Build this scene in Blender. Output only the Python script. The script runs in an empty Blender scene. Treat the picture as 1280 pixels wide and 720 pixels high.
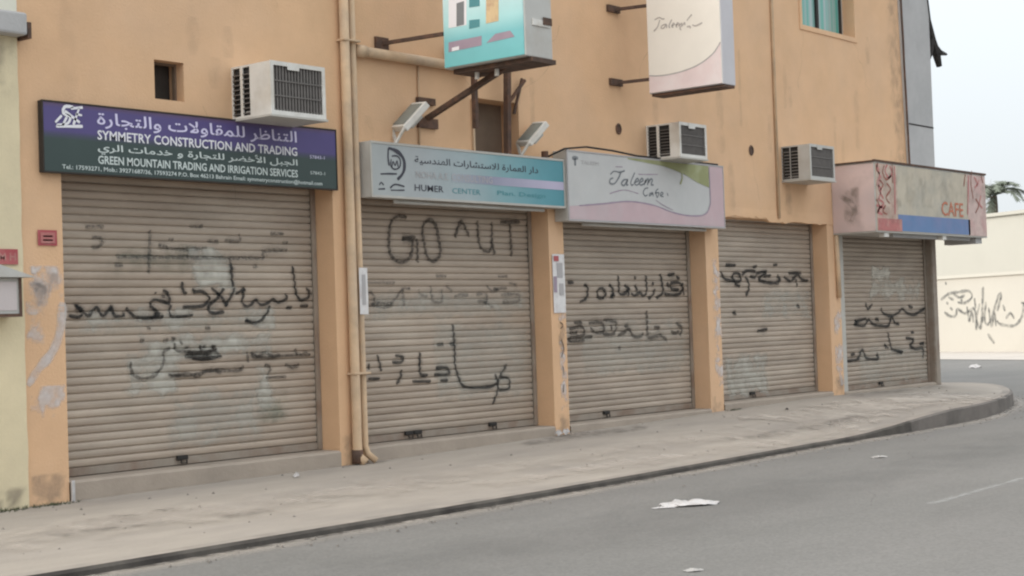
import bpy, math, random
from mathutils import Vector, Matrix, noise
random.seed(4)
S = bpy.context.scene
COL = S.collection
R = math.radians

# ------------------------------------------------------------ camera
F = 2000.0
CAMPOS = Vector((0, -11.0, 1.45))
_X = Vector((1640, 6, -F)).normalized()
_a = -.034
_c = -(_X[0]*_a + _X[1]) / _X[2]
_U = Vector((_a, 1, _c)).normalized()
_Y = _U.cross(_X)
CM = Matrix((_X, _Y, _U))                      # camera axes -> world axes
cam = bpy.data.cameras.new('camera')
cam.sensor_width = 36; cam.lens = F/1280*36
cam.clip_start = .1; cam.clip_end = 3000
co = bpy.data.objects.new('camera', cam); COL.objects.link(co)
co.matrix_world = Matrix.Translation(CAMPOS) @ CM.to_4x4()
S.camera = co

# ------------------------------------------------------------ sky, sun, exposure
SUN_EL, SUN_AZ = 36.0, 175.0                    # azimuth measured from +X towards +Y
w = bpy.data.worlds.new('World'); S.world = w; w.use_nodes = True
nt = w.node_tree; nt.nodes.clear()
sky = nt.nodes.new('ShaderNodeTexSky'); sky.sky_type = 'NISHITA'; sky.sun_disc = False
sky.sun_elevation = R(SUN_EL); sky.sun_rotation = R(90 - SUN_AZ)
sky.air_density = 1.0; sky.dust_density = 6.0; sky.ozone_density = 1.0
mx = nt.nodes.new('ShaderNodeMix'); mx.data_type = 'RGBA'
mx.inputs[0].default_value = .8
bg = nt.nodes.new('ShaderNodeBackground'); bg.inputs[1].default_value = .10
out = nt.nodes.new('ShaderNodeOutputWorld')
tc = nt.nodes.new('ShaderNodeTexCoord'); sz = nt.nodes.new('ShaderNodeSeparateXYZ'); nt.links.new(tc.outputs['Generated'], sz.inputs[0])
gz = nt.nodes.new('ShaderNodeMapRange'); gz.inputs[1].default_value = 0; gz.inputs[2].default_value = 1; gz.inputs[3].default_value = 1; gz.inputs[4].default_value = 2.3
nt.links.new(sz.outputs[2], gz.inputs[0])        # an overcast sky is brighter overhead than at the horizon
vm = nt.nodes.new('ShaderNodeVectorMath'); vm.operation = 'SCALE'; vm.inputs[0].default_value = (8.8, 9.3, 9.6); nt.links.new(gz.outputs[0], vm.inputs['Scale'])
nt.links.new(vm.outputs[0], mx.inputs[7])
nt.links.new(sky.outputs[0], mx.inputs[6]); nt.links.new(mx.outputs[2], bg.inputs[0]); nt.links.new(bg.outputs[0], out.inputs[0])
sl = bpy.data.lights.new('sun', 'SUN'); sl.energy = 1.5; sl.angle = R(14); sl.color = (1, .95, .87)
so = bpy.data.objects.new('sun', sl); COL.objects.link(so)
_d = Vector((math.cos(R(SUN_EL))*math.cos(R(SUN_AZ)), math.cos(R(SUN_EL))*math.sin(R(SUN_AZ)), math.sin(R(SUN_EL))))
so.rotation_euler = _d.to_track_quat('Z', 'Y').to_euler(); so.location = (0, -5, 30)
vs = S.view_settings; vs.view_transform = 'Standard'; vs.look = 'None'; vs.exposure = 0.07; vs.gamma = 1
S.cycles.filter_width = 2.2
S.cycles.max_bounces = 6

# ------------------------------------------------------------ helpers
def ray(px, py): return CM @ Vector((px-640, 360-py, -F))
def atY(px, py, Y):
    r = ray(px, py); return CAMPOS + r*((Y-CAMPOS.y)/r.y)
def atX(px, py, X):
    r = ray(px, py); return CAMPOS + r*((X-CAMPOS.x)/r.x)

def lin(c):
    return tuple(((v/255)/12.92 if v/255 <= .04045 else ((v/255+.055)/1.055)**2.4) for v in c)

class NT:
    def __init__(s, name):
        s.m = bpy.data.materials.new(name); s.m.use_nodes = True
        s.t = s.m.node_tree; s.b = s.t.nodes['Principled BSDF']
    def n(s, typ, **k):
        q = s.t.nodes.new(typ)
        for a, b in k.items(): setattr(q, a, b)
        return q
    def l(s, a, b): s.t.links.new(a, b)

def mat(name, col, rough=.75, var=.18, scale=3.0, col2=None, amount=.5, scale2=1.2, bump=.15, bscale=60, metal=0, thr=(.45, .65), stretch=(1, 1, 1)):
    """base colour with fine variation, patches of a second colour and fine relief, all in world coordinates"""
    q = NT(name); b = q.b
    g = q.n('ShaderNodeNewGeometry'); mp = q.n('ShaderNodeMapping'); mp.inputs['Scale'].default_value = stretch
    q.l(g.outputs['Position'], mp.inputs['Vector'])
    n1 = q.n('ShaderNodeTexNoise'); n1.inputs['Scale'].default_value = scale; n1.inputs['Detail'].default_value = 6; n1.inputs['Roughness'].default_value = .65
    q.l(mp.outputs[0], n1.inputs['Vector'])
    r1 = q.n('ShaderNodeMapRange'); r1.inputs[1].default_value = .25; r1.inputs[2].default_value = .75
    r1.inputs[3].default_value = 1-var; r1.inputs[4].default_value = 1+var*.7
    q.l(n1.outputs[0], r1.inputs[0])
    base = q.n('ShaderNodeMix', data_type='RGBA'); base.inputs[0].default_value = 0
    base.inputs[6].default_value = (*col, 1); base.inputs[7].default_value = (*(col2 or col), 1)
    if col2:
        n2 = q.n('ShaderNodeTexNoise'); n2.inputs['Scale'].default_value = scale2; n2.inputs['Detail'].default_value = 8; n2.inputs['Roughness'].default_value = .6
        q.l(mp.outputs[0], n2.inputs['Vector'])
        r2 = q.n('ShaderNodeMapRange'); r2.inputs[1].default_value = thr[0]; r2.inputs[2].default_value = thr[1]; r2.inputs[4].default_value = amount
        q.l(n2.outputs[0], r2.inputs[0]); q.l(r2.outputs[0], base.inputs[0])
    mu = q.n('ShaderNodeMix', data_type='RGBA', blend_type='MULTIPLY'); mu.inputs[0].default_value = 1
    q.l(base.outputs[2], mu.inputs[6]); q.l(r1.outputs[0], mu.inputs[7]); q.l(mu.outputs[2], b.inputs['Base Color'])
    b.inputs['Roughness'].default_value = rough; b.inputs['Metallic'].default_value = metal
    b.inputs['Specular IOR Level'].default_value = .3
    if bump:
        n3 = q.n('ShaderNodeTexNoise'); n3.inputs['Scale'].default_value = bscale; n3.inputs['Detail'].default_value = 5
        q.l(g.outputs['Position'], n3.inputs['Vector'])
        bp = q.n('ShaderNodeBump'); bp.inputs['Strength'].default_value = bump; bp.inputs['Distance'].default_value = .01
        q.l(n3.outputs[0], bp.inputs['Height']); q.l(bp.outputs[0], b.inputs['Normal'])
    return q.m

def spray(name, col, strength=.9, nscale=45, grain=.5):
    """paint film whose opacity comes from the mesh attribute 'a' broken up by grain"""
    q = NT(name); b = q.b
    b.inputs['Base Color'].default_value = (*col, 1); b.inputs['Roughness'].default_value = .8
    at = q.n('ShaderNodeAttribute', attribute_name='a')
    g = q.n('ShaderNodeNewGeometry'); n1 = q.n('ShaderNodeTexNoise'); n1.inputs['Scale'].default_value = nscale; n1.inputs['Detail'].default_value = 4
    q.l(g.outputs['Position'], n1.inputs['Vector'])
    r = q.n('ShaderNodeMapRange'); r.inputs[1].default_value = .35; r.inputs[2].default_value = .65; r.inputs[3].default_value = 1-grain
    q.l(n1.outputs[0], r.inputs[0])
    m1 = q.n('ShaderNodeMath', operation='MULTIPLY'); q.l(at.outputs['Fac'], m1.inputs[0]); q.l(r.outputs[0], m1.inputs[1])
    m2 = q.n('ShaderNodeMath', operation='MULTIPLY', use_clamp=True); q.l(m1.outputs[0], m2.inputs[0]); m2.inputs[1].default_value = strength
    q.l(m2.outputs[0], b.inputs['Alpha'])
    return q.m

class MB:
    def __init__(s): s.v = []; s.f = []; s.a = []
    def add(s, vs, fs, a=None):
        o = len(s.v); s.v += [tuple(v) for v in vs]; s.f += [tuple(i+o for i in f) for f in fs]
        s.a += (a if a else [1.0]*len(vs))
    def box(s, x0, x1, y0, y1, z0, z1):
        v = [(x, y, z) for x in (x0, x1) for y in (y0, y1) for z in (z0, z1)]
        s.add(v, [(0, 1, 3, 2), (4, 6, 7, 5), (0, 4, 5, 1), (2, 3, 7, 6), (0, 2, 6, 4), (1, 5, 7, 3)]); return s
    def tube(s, pts, r, n=10, cap=True):
        pts = [Vector(p) for p in pts]; rs = r if isinstance(r, (list, tuple)) else [r]*len(pts)
        o = len(s.v); up = None
        for i, p in enumerate(pts):
            t = (pts[min(i+1, len(pts)-1)] - pts[max(i-1, 0)]).normalized()
            if up is None: up = Vector((0, 0, 1)) if abs(t.z) < .9 else Vector((1, 0, 0))
            a = t.cross(up).normalized(); b = t.cross(a).normalized(); up = -b if False else up
            for k in range(n):
                th = 2*math.pi*k/n; s.v.append(tuple(p + a*rs[i]*math.cos(th) + b*rs[i]*math.sin(th))); s.a.append(1.0)
        for i in range(len(pts)-1):
            for k in range(n):
                s.f.append((o+i*n+k, o+i*n+(k+1) % n, o+(i+1)*n+(k+1) % n, o+(i+1)*n+k))
        if cap:
            s.f.append(tuple(o+k for k in range(n))[::-1]); e = o+(len(pts)-1)*n; s.f.append(tuple(e+k for k in range(n)))
        return s
    def bar(s, p, q, w, h):
        p = Vector(p); q = Vector(q); t = (q-p).normalized(); up = Vector((0, 0, 1)) if abs(t.z) < .9 else Vector((1, 0, 0))
        a = t.cross(up).normalized()*w/2; b = t.cross(a).normalized()*h/2
        v = [e+i*a+j*b for e in (p, q) for i, j in ((-1, -1), (1, -1), (1, 1), (-1, 1))]
        s.add(v, [(0, 1, 2, 3), (7, 6, 5, 4), (0, 4, 5, 1), (1, 5, 6, 2), (2, 6, 7, 3), (3, 7, 4, 0)]); return s
    def mesh(s, name, m, smooth=False, attr=False):
        me = bpy.data.meshes.new(name); me.from_pydata(s.v, [], s.f)
        if m: me.materials.append(m)
        if smooth: me.polygons.foreach_set('use_smooth', [True]*len(me.polygons))
        if attr:
            t = me.attributes.new('a', 'FLOAT', 'POINT'); t.data.foreach_set('value', s.a)
        me.update(); return me
    def build(s, name, m, parent=None, smooth=False, attr=False, bevel=0, normals=True):
        me = s.mesh(name, m, smooth, attr)
        if normals and not attr:
            import bmesh
            bm = bmesh.new(); bm.from_mesh(me); bmesh.ops.recalc_face_normals(bm, faces=bm.faces); bm.to_mesh(me); bm.free()
        return link(name, me, parent, bevel)

def link(name, me, parent=None, bevel=0):
    o = bpy.data.objects.new(name, me); COL.objects.link(o)
    if parent: o.parent = parent
    if bevel:
        b = o.modifiers.new('bevel', 'BEVEL'); b.width = bevel; b.segments = 2; b.limit_method = 'ANGLE'
    return o

def tag(o, label=None, cat=None, group=None, kind=None):
    if label: o['label'] = label
    if cat: o['category'] = cat
    if group: o['group'] = group
    if kind: o['kind'] = kind
    return o
def thing(name, label, cat, group=None, loc=None):
    o = bpy.data.objects.new(name, None); COL.objects.link(o); o.empty_display_size = .2
    return tag(o, label, cat, group)

def smooth_path(pts, step):
    """Catmull-Rom through 2-D points, resampled at about `step`"""
    if len(pts) < 2: return pts
    P = [pts[0]] + list(pts) + [pts[-1]]; res = []
    for i in range(1, len(P)-2):
        p0, p1, p2, p3 = (Vector(P[j]) for j in (i-1, i, i+1, i+2))
        n = max(2, int((p2-p1).length/step))
        for k in range(n):
            t = k/n
            res.append(.5*((2*p1)+(-p0+p2)*t+(2*p0-5*p1+4*p2-p3)*t*t+(-p0+3*p1-3*p2+p3)*t**3))
    res.append(Vector(pts[-1])); return res

def ribbon(mb, pts, wid, surf, alpha=1.0, across=7, step=.012, soft=.5, taper=True):
    """stroke of paint along 2-D points; surf(u, v) -> 3-D point on the painted surface"""
    P = smooth_path([tuple(p) for p in pts], step); n = len(P)
    if n < 2:
        p = P[0]; P = [Vector((p[0]-wid*.3, p[1])), Vector((p[0]+wid*.3, p[1]))]; n = 2
    o = len(mb.v)
    for i, p in enumerate(P):
        t = (P[min(i+1, n-1)] - P[max(i-1, 0)])
        if t.length < 1e-6: t = Vector((1, 0))
        t.normalize(); nn = Vector((-t.y, t.x))
        wv = wid*(.8+.35*noise.noise(Vector((p[0]*9, p[1]*9, 1.7)))) 
        e = min(1, (min(i, n-1-i)+.5)*step/(wid*.6)) if taper else 1
        for k in range(across):
            s_ = (k/(across-1)-.5)*2
            q = p + nn*s_*wv*.5*(.55+.45*e)
            mb.v.append(tuple(surf(q[0], q[1])))
            mb.a.append(alpha*(1-abs(s_)**2)**soft*(.75+.25*e))
    for i in range(n-1):
        for k in range(across-1):
            a = o+i*across+k; mb.f.append((a, a+1, a+across+1, a+across))

def blot(mb, u0, u1, v0, v1, surf, alpha=1.0, feather=.12, du=.05, dv=.012, seed=0, ragged=.1):
    nu = max(3, int((u1-u0)/du)); nv = max(3, int((v1-v0)/dv)); o = len(mb.v)
    for j in range(nv+1):
        for i in range(nu+1):
            u = u0+(u1-u0)*i/nu; v = v0+(v1-v0)*j/nv
            d = min(u-u0, u1-u, v-v0, v1-v) + ragged*(noise.fractal(Vector((u*4, v*4, seed)), .6, 2, 4)-.15)
            edge = min(u-u0, u1-u, v-v0, v1-v)
            a = max(0, min(1, d/feather)) if edge > 1e-6 else 0
            mb.v.append(tuple(surf(u, v))); mb.a.append(alpha*a)
    for j in range(nv):
        for i in range(nu):
            a = o+j*(nu+1)+i; mb.f.append((a, a+1, a+nu+2, a+nu+1))

# --- lettering: Blender's own font, Arabic joined by presentation forms
_AR = {}
for ch, code, n in [('ء',0xFE80,1),('آ',0xFE81,2),('أ',0xFE83,2),('ؤ',0xFE85,2),('إ',0xFE87,2),('ئ',0xFE89,4),('ا',0xFE8D,2),('ب',0xFE8F,4),('ة',0xFE93,2),('ت',0xFE95,4),('ث',0xFE99,4),('ج',0xFE9D,4),('ح',0xFEA1,4),('خ',0xFEA5,4),('د',0xFEA9,2),('ذ',0xFEAB,2),('ر',0xFEAD,2),('ز',0xFEAF,2),('س',0xFEB1,4),('ش',0xFEB5,4),('ص',0xFEB9,4),('ض',0xFEBD,4),('ط',0xFEC1,4),('ظ',0xFEC5,4),('ع',0xFEC9,4),('غ',0xFECD,4),('ف',0xFED1,4),('ق',0xFED5,4),('ك',0xFED9,4),('ل',0xFEDD,4),('م',0xFEE1,4),('ن',0xFEE5,4),('ه',0xFEE9,4),('و',0xFEED,2),('ى',0xFEEF,2),('ي',0xFEF1,4)]:
    _AR[ch] = (code, n)
def arabic(s):
    s = s.replace('لا', '\u0001').replace('لأ', '\u0002')
    T = dict(_AR); T['\u0001'] = (0xFEFB, 2); T['\u0002'] = (0xFEF7, 2)
    r = []
    for i, c in enumerate(s):
        if c not in T: r.append(c); continue
        p = i > 0 and s[i-1] in T and T[s[i-1]][1] == 4
        nx = T[c][1] == 4 and i+1 < len(s) and s[i+1] in T and T[s[i+1]][1] >= 2
        k = 3 if p and nx else 2 if nx else 1 if p and T[c][1] >= 2 else 0
        r.append(chr(T[c][0]+k))
    return ''.join(reversed(r))
def text_geo(s, u0, u1, v0, v1, bold=.0, shear=0):
    """outline of a line of writing fitted into a box, as 2-D vertices and faces"""
    c = bpy.data.curves.new('writing', 'FONT'); c.body = s; c.resolution_u = 2; c.offset = bold; c.shear = shear; c.fill_mode = 'FRONT'
    o = bpy.data.objects.new('writing', c); COL.objects.link(o); bpy.context.view_layer.update()
    me = o.to_mesh(); V = [(v.co.x, v.co.y) for v in me.vertices]; Fc = [tuple(p.vertices) for p in me.polygons]
    o.to_mesh_clear(); bpy.data.objects.remove(o); bpy.data.curves.remove(c)
    if not V: return [], []
    x0 = min(v[0] for v in V); x1 = max(v[0] for v in V); y0 = min(v[1] for v in V); y1 = max(v[1] for v in V)
    return [(u0+(v[0]-x0)/(x1-x0)*(u1-u0), v0+(v[1]-y0)/(y1-y0)*(v1-v0)) for v in V], Fc
def writing(name, s, box, surf, m, parent, bold=.0, shear=0):
    V, Fc = text_geo(s, *box, bold=bold, shear=shear)
    mb = MB(); mb.add([surf(u, v) for u, v in V], Fc)
    return mb.build(name, m, parent, normals=False)

# ------------------------------------------------------------ materials
ORANGE = (.70, .45, .27)
M = {}
M['orange'] = mat('orange_plaster', ORANGE, .9, .10, 1.6, (.67, .455, .30), .6, .5, .35, 45)
M['cream_plaster'] = mat('yellow_plaster', (.70, .60, .405), .9, .12, 2.0, (.62, .54, .38), .6, .8, .3, 35)
M['pale_plaster'] = mat('pale_plaster', (.70, .68, .58), .9, .08, 2)
M['concrete'] = mat('grey_concrete', (.44, .43, .425), .9, .12, 2.5, (.36, .36, .36), .5, 1.0, .3, 40)
M['sill'] = mat('sill_cement', (.375, .315, .26), .95, .12, 3, (.32, .27, .225), .6, 2.0, .35, 45)
M['pavement'] = mat('dusty_pavement', (.375, .33, .285), .95, .14, 2.2, (.31, .275, .245), .65, .9, .5, 25, stretch=(.45, 1.6, 1))
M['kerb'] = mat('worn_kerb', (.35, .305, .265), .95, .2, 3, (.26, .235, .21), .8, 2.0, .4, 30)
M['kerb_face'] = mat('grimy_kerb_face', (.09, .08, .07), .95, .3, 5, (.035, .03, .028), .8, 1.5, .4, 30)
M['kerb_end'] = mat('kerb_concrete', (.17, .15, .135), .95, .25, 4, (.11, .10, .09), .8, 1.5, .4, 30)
M['asphalt'] = mat('grey_asphalt', (.192, .184, .172), .9, .12, .8, (.222, .208, .195), .6, .25, .5, 120, thr=(.4, .65), stretch=(.5, 1.2, 1))
M['gutter'] = mat('dusty_gutter', (.33, .31, .28), .95, .25, 4, (.26, .25, .235), .8, 2)
M['sand'] = mat('pale_sand', (.52, .47, .42), .95, .12, .5)
M['slat'] = mat('beige_shutter_metal', (.39, .318, .255), .55, .18, 2.0, (.50, .432, .358), .5, .8, .12, 25, stretch=(.7, 1, 3))
M['slat2'] = mat('grey_shutter_metal', (.40, .33, .268), .55, .18, 2.0, (.51, .445, .372), .55, .9, .12, 25, stretch=(.7, 1, 3))
M['rail'] = mat('shutter_rail_metal', (.30, .255, .21), .6, .15, 4, (.20, .12, .08), .6, 3)
M['pale_rail'] = mat('pale_frame_metal', (.48, .46, .42), .6, .12, 4)
M['dark'] = mat('black_iron', (.03, .027, .025), .7, .3, 10)
M['rust'] = mat('rusty_iron', (.10, .065, .05), .85, .35, 12, (.16, .08, .05), .7, 6)
M['pipe'] = mat('painted_pipe', (.60, .43, .28), .8, .18, 4, (.44, .34, .25), .7, 2.5)
M['white_metal'] = mat('white_casing', (.70, .68, .64), .5, .12, 5, (.48, .42, .34), .5, 3)
M['grey_metal'] = mat('grey_casing', (.50, .49, .46), .5, .08, 4, (.42, .38, .33), .5, 3)
M['fin'] = mat('condenser_fin', (.16, .145, .135), .6, .2, 12)
M['fin_light'] = mat('dusty_fin', (.27, .25, .23), .7, .15, 12)
M['fin_gap'] = mat('condenser_dark', (.045, .042, .04), .8, .2, 12)
M['inside'] = mat('dark_interior', (.05, .042, .036), .9, .3, 5)
M['board'] = mat('brown_board', (.20, .145, .105), .85, .2, 4)
M['lamp_glass'] = mat('lamp_glass', (.20, .23, .22), .25, .1, 6)
M['white_print'] = mat('white_print', (.78, .77, .80), .6, .05, 5, bump=0)
M['lilac_print'] = mat('lilac_print', (.66, .62, .82), .6, .05, 5, bump=0)
M['pale_print'] = mat('pale_green_print', (.62, .68, .66), .6, .05, 5, bump=0)
M['black_print'] = mat('black_print', (.06, .06, .075), .6, .1, 5, bump=0)
M['grey_print'] = mat('grey_print', (.20, .21, .22), .6, .1, 5, bump=0)
M['lightgrey_print'] = mat('lightgrey_print', (.42, .40, .40), .6, .1, 5, bump=0)
M['mauve_print'] = mat('mauve_print', (.34, .27, .33), .6, .1, 5, bump=0)
M['teal_print'] = mat('teal_print', (.09, .27, .30), .6, .1, 5, bump=0)
M['pink_print'] = mat('pink_print', (.54, .40, .42), .6, .08, 3, (.52, .44, .45), .6, 2, bump=0)
M['green_print'] = mat('green_print', (.30, .31, .15), .6, .1, 3, (.44, .45, .30), .6, 4, bump=0)
M['red_print'] = mat('red_print', (.42, .09, .10), .6, .15, 6, (.50, .22, .20), .5, 5, bump=0)
M['faded_red'] = mat('faded_red_print', (.46, .17, .16), .7, .15, 6, (.52, .32, .28), .7, 5, bump=0)
M['blue_print'] = mat('blue_print', (.13, .22, .40), .6, .1, 3, (.22, .22, .38), .5, 2, bump=0)
M['orange_print'] = mat('orange_print', (.50, .17, .10), .6, .15, 6, bump=0)
M['paper'] = mat('paper', (.72, .70, .69), .9, .12, 14, (.52, .46, .45), .5, 9)
M['scrap'] = mat('dirty_paper_scrap', (.40, .38, .36), .8, .14, 14)
M['litter'] = mat('white_plastic_litter', (.55, .525, .515), .6, .18, 14, (.40, .37, .35), .6, 9)
M['far_wall'] = mat('far_cream_wall', (.66, .62, .545), .9, .06, .6, (.60, .565, .50), .5, .3)
M['far_house'] = mat('far_cream_house', (.68, .65, .57), .9, .04, .5)
M['frond'] = mat('palm_frond', (.19, .21, .165), .8, .3, 3)  # greyed and lightened: distance haze put into the frond colour
M['trunk'] = mat('palm_trunk', (.15, .12, .09), .9, .3, 6)
M['weed'] = mat('dry_weed', (.11, .12, .07), .9, .4, 20)
M['grime'] = spray('ground_grime', (.06, .052, .045), .75, 9, .9)
M['dust'] = spray('pale_dust', (.56, .495, .43), .85, 1.3, .5)
M['ink'] = spray('black_spray_paint', (.022, .022, .022), .92, 60, .5)
M['faint_ink'] = spray('faded_spray_paint', (.09, .085, .078), .6, 40, .8)
M['brown_ink'] = spray('brown_spray_paint', (.07, .058, .048), .8, 40, .6)
M['pale_paint'] = spray('pale_cover_paint', (.53, .51, .45), .95, 5, .55)
M['green_paint'] = spray('green_cover_paint', (.24, .28, .22), .45, 9, .8)
M['whitewash'] = spray('whitewash', (.66, .62, .60), .9, 8, .6)
M['drip'] = spray('grey_streak', (.27, .23, .19), .55, 6, .9)
M['far_ink'] = spray('grey_wall_paint', (.18, .185, .18), .75, 5, .7)

for k_ in ('slat', 'slat2'):
    t_ = M[k_].node_tree; b_ = t_.nodes['Principled BSDF']; src = b_.inputs['Base Color'].links[0].from_socket
    oi = t_.nodes.new('ShaderNodeObjectInfo'); r_ = t_.nodes.new('ShaderNodeMapRange'); r_.inputs[3].default_value = .90; r_.inputs[4].default_value = 1.07
    m_ = t_.nodes.new('ShaderNodeMix'); m_.data_type = 'RGBA'; m_.blend_type = 'MULTIPLY'; m_.inputs[0].default_value = 1
    t_.links.new(oi.outputs['Random'], r_.inputs[0]); t_.links.new(src, m_.inputs[6]); t_.links.new(r_.outputs[0], m_.inputs[7]); t_.links.new(m_.outputs[2], b_.inputs['Base Color'])
def glass_mat():
    q = NT('turquoise_curtained_glass'); g = q.n('ShaderNodeNewGeometry'); sx = q.n('ShaderNodeSeparateXYZ'); q.l(g.outputs['Position'], sx.inputs[0])
    wv = q.n('ShaderNodeTexNoise'); wv.noise_dimensions = '1D'; wv.inputs['Scale'].default_value = 9; q.l(sx.outputs[0], wv.inputs['W'])
    cr = q.n('ShaderNodeValToRGB'); cr.color_ramp.elements[0].position = .35; cr.color_ramp.elements[0].color = (.10, .36, .30, 1)
    cr.color_ramp.elements[1].position = .65; cr.color_ramp.elements[1].color = (.33, .42, .42, 1)
    q.l(wv.outputs[0], cr.inputs[0]); q.l(cr.outputs[0], q.b.inputs['Base Color']); q.b.inputs['Roughness'].default_value = .15
    return q.m
M['glass'] = glass_mat()

def ramp_mat(name, axis, lo, hi, stops, rough=.45, soft=True):
    """flat printed panel: colour bands along one world axis"""
    q = NT(name); g = q.n('ShaderNodeNewGeometry'); sx = q.n('ShaderNodeSeparateXYZ'); q.l(g.outputs['Position'], sx.inputs[0])
    r = q.n('ShaderNodeMapRange'); r.inputs[1].default_value = lo; r.inputs[2].default_value = hi
    q.l(sx.outputs['XYZ'.index(axis)], r.inputs[0]); cr = q.n('ShaderNodeValToRGB'); e = cr.color_ramp.elements
    e[0].position, e[0].color = stops[0][0], (*stops[0][1], 1); e[1].position, e[1].color = stops[-1][0], (*stops[-1][1], 1)
    for p, c in stops[1:-1]:
        k = e.new(p); k.color = (*c, 1)
    q.l(r.outputs[0], cr.inputs[0])
    n1 = q.n('ShaderNodeTexNoise'); n1.inputs['Scale'].default_value = 3; n1.inputs['Detail'].default_value = 6; q.l(g.outputs['Position'], n1.inputs['Vector'])
    r1 = q.n('ShaderNodeMapRange'); r1.inputs[3].default_value = .85; r1.inputs[4].default_value = 1.12; q.l(n1.outputs[0], r1.inputs[0])
    mu = q.n('ShaderNodeMix', data_type='RGBA', blend_type='MULTIPLY'); mu.inputs[0].default_value = 1
    q.l(cr.outputs[0], mu.inputs[6]); q.l(r1.outputs[0], mu.inputs[7]); q.l(mu.outputs[2], q.b.inputs['Base Color']); q.b.inputs['Roughness'].default_value = rough
    return q.m

t_ = M['asphalt'].node_tree; b_ = t_.nodes['Principled BSDF']; src = b_.inputs['Base Color'].links[0].from_socket
g_ = t_.nodes.new('ShaderNodeNewGeometry'); v_ = t_.nodes.new('ShaderNodeTexVoronoi'); v_.inputs['Scale'].default_value = 55; t_.links.new(g_.outputs['Position'], v_.inputs['Vector'])
r_ = t_.nodes.new('ShaderNodeMapRange'); r_.inputs[1].default_value = 0; r_.inputs[2].default_value = 1; r_.inputs[3].default_value = .90; r_.inputs[4].default_value = 1.11
sp_ = t_.nodes.new('ShaderNodeSeparateColor'); t_.links.new(v_.outputs['Color'], sp_.inputs[0]); t_.links.new(sp_.outputs[0], r_.inputs[0])
m_ = t_.nodes.new('ShaderNodeMix'); m_.data_type = 'RGBA'; m_.blend_type = 'MULTIPLY'; m_.inputs[0].default_value = 1
t_.links.new(src, m_.inputs[6]); t_.links.new(r_.outputs[0], m_.inputs[7]); t_.links.new(m_.outputs[2], b_.inputs['Base Color'])
# ------------------------------------------------------------ ground
YK = [(-8, -2.45), (0, -2.45), (6, -2.45), (10, -2.4), (13, -2.28), (16, -2.12), (18, -2.1), (19.8, -2.05), (21.4, -1.85), (23.3, -1.35), (24.6, -.85), (25.8, -.25), (26.7, .4), (27.1, 1.0), (27.0, 1.55)]
mb = MB()
mb.add([(-400, -400, 0), (600, -400, 0), (600, 600, 0), (-400, 600, 0)], [(0, 1, 2, 3)])
tag(mb.build('road', M['asphalt']), kind='structure')

def wall_z(x):                                   # pavement level at the shop fronts, rising to the right
    P = [(-10, .15), (7, .17), (11, .19), (14, .235), (17, .285), (20, .33), (24.5, .31), (30, .25)]
    for (a, b), (c, d) in zip(P, P[1:]):
        if a <= x <= c: return b+(d-b)*(x-a)/(c-a)
    return .2
def kerb_h(x):
    if x < 16.5: return .05
    if x > 20.0: return .20
    t = (x-16.5)/3.5; t = t*t*(3-2*t); return .05+.15*t
def kerb_path():
    P = smooth_path(YK, .35); return [(p[0], p[1]) for p in P]
KP = kerb_path()
def inner(i):
    x, y = KP[i]
    if x < 23.6: return (x, .0)
    k0 = next(j for j, p in enumerate(KP) if p[0] >= 23.6); t = (i-k0)/(len(KP)-1-k0)
    return (23.6+.58*min(1, t*4), max(0, (t-.25)/.75)*1.55)
mb = MB(); NV = 16
for i, (x, y) in enumerate(KP):
    ix, iy = inner(i); zi = wall_z(min(x, 24.5)); ze = kerb_h(x)+.004
    for j in range(NV+1):
        t = j/NV; px_, py_ = ix+(x-ix)*t, iy+(y-iy)*t
        if t == 0 and x < 23.6: py_ = .12
        z = zi+(ze-zi)*(t**1.25) + .012*noise.noise(Vector((px_*.9, py_*1.6, 3)))*math.sin(math.pi*t)
        mb.v.append((px_, py_, z)); mb.a.append(1)
for i in range(len(KP)-1):
    for j in range(NV):
        a = i*(NV+1)+j; mb.f.append((a, a+1, a+NV+2, a+NV+1))
pav = tag(mb.build('pavement', M['pavement'], smooth=True), kind='structure')
def pave_z(x, y):
    yk = -2.2
    for (xa_, ya_), (xb_, yb_) in zip(KP, KP[1:]):
        if xa_ <= x <= xb_ and xb_ > xa_: yk = ya_+(yb_-ya_)*(x-xa_)/(xb_-xa_); break
    t = max(0, min(1, y/yk))
    return wall_z(min(x, 24.5))+(kerb_h(x)+.004-wall_z(min(x, 24.5)))*t**1.25+.012*noise.noise(Vector((x*.9, y*1.6, 3)))*math.sin(math.pi*t)+.014
# kerb along the pavement edge
mb = MB()
def knormal(i):
    a = Vector(KP[max(i-1, 0)]); b = Vector(KP[min(i+1, len(KP)-1)]); t = (b-a).normalized(); return Vector((t.y, -t.x))
for i, (x, y) in enumerate(KP):
    n_ = knormal(i); h = kerb_h(x)+.006; j = .012*noise.noise(Vector((x*2.2, 0, 5)))
    for d, z in ((-.02, h-.03), (-.02, h), (.10+j, h-.002), (.135+j, h-.02), (.15+j, -.05)):
        mb.v.append((x+n_.x*d, y+n_.y*d, z)); mb.a.append(1)
for i in range(len(KP)-1):
    for k in range(4): a = i*5+k; mb.f.append((a, a+1, a+6, a+5))
e = (len(KP)-1)*5
xe, ye = KP[-1]
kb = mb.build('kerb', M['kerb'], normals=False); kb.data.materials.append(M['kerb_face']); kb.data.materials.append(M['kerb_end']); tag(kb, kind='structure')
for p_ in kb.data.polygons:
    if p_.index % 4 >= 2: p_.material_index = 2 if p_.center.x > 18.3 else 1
# end face of the raised corner pavement, towards the side street
mb = MB(); mb.box(24.2, 27.15, 1.53, 1.62, -.05, .205)
tag(mb.build('kerb', M['kerb']), kind='structure')
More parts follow.
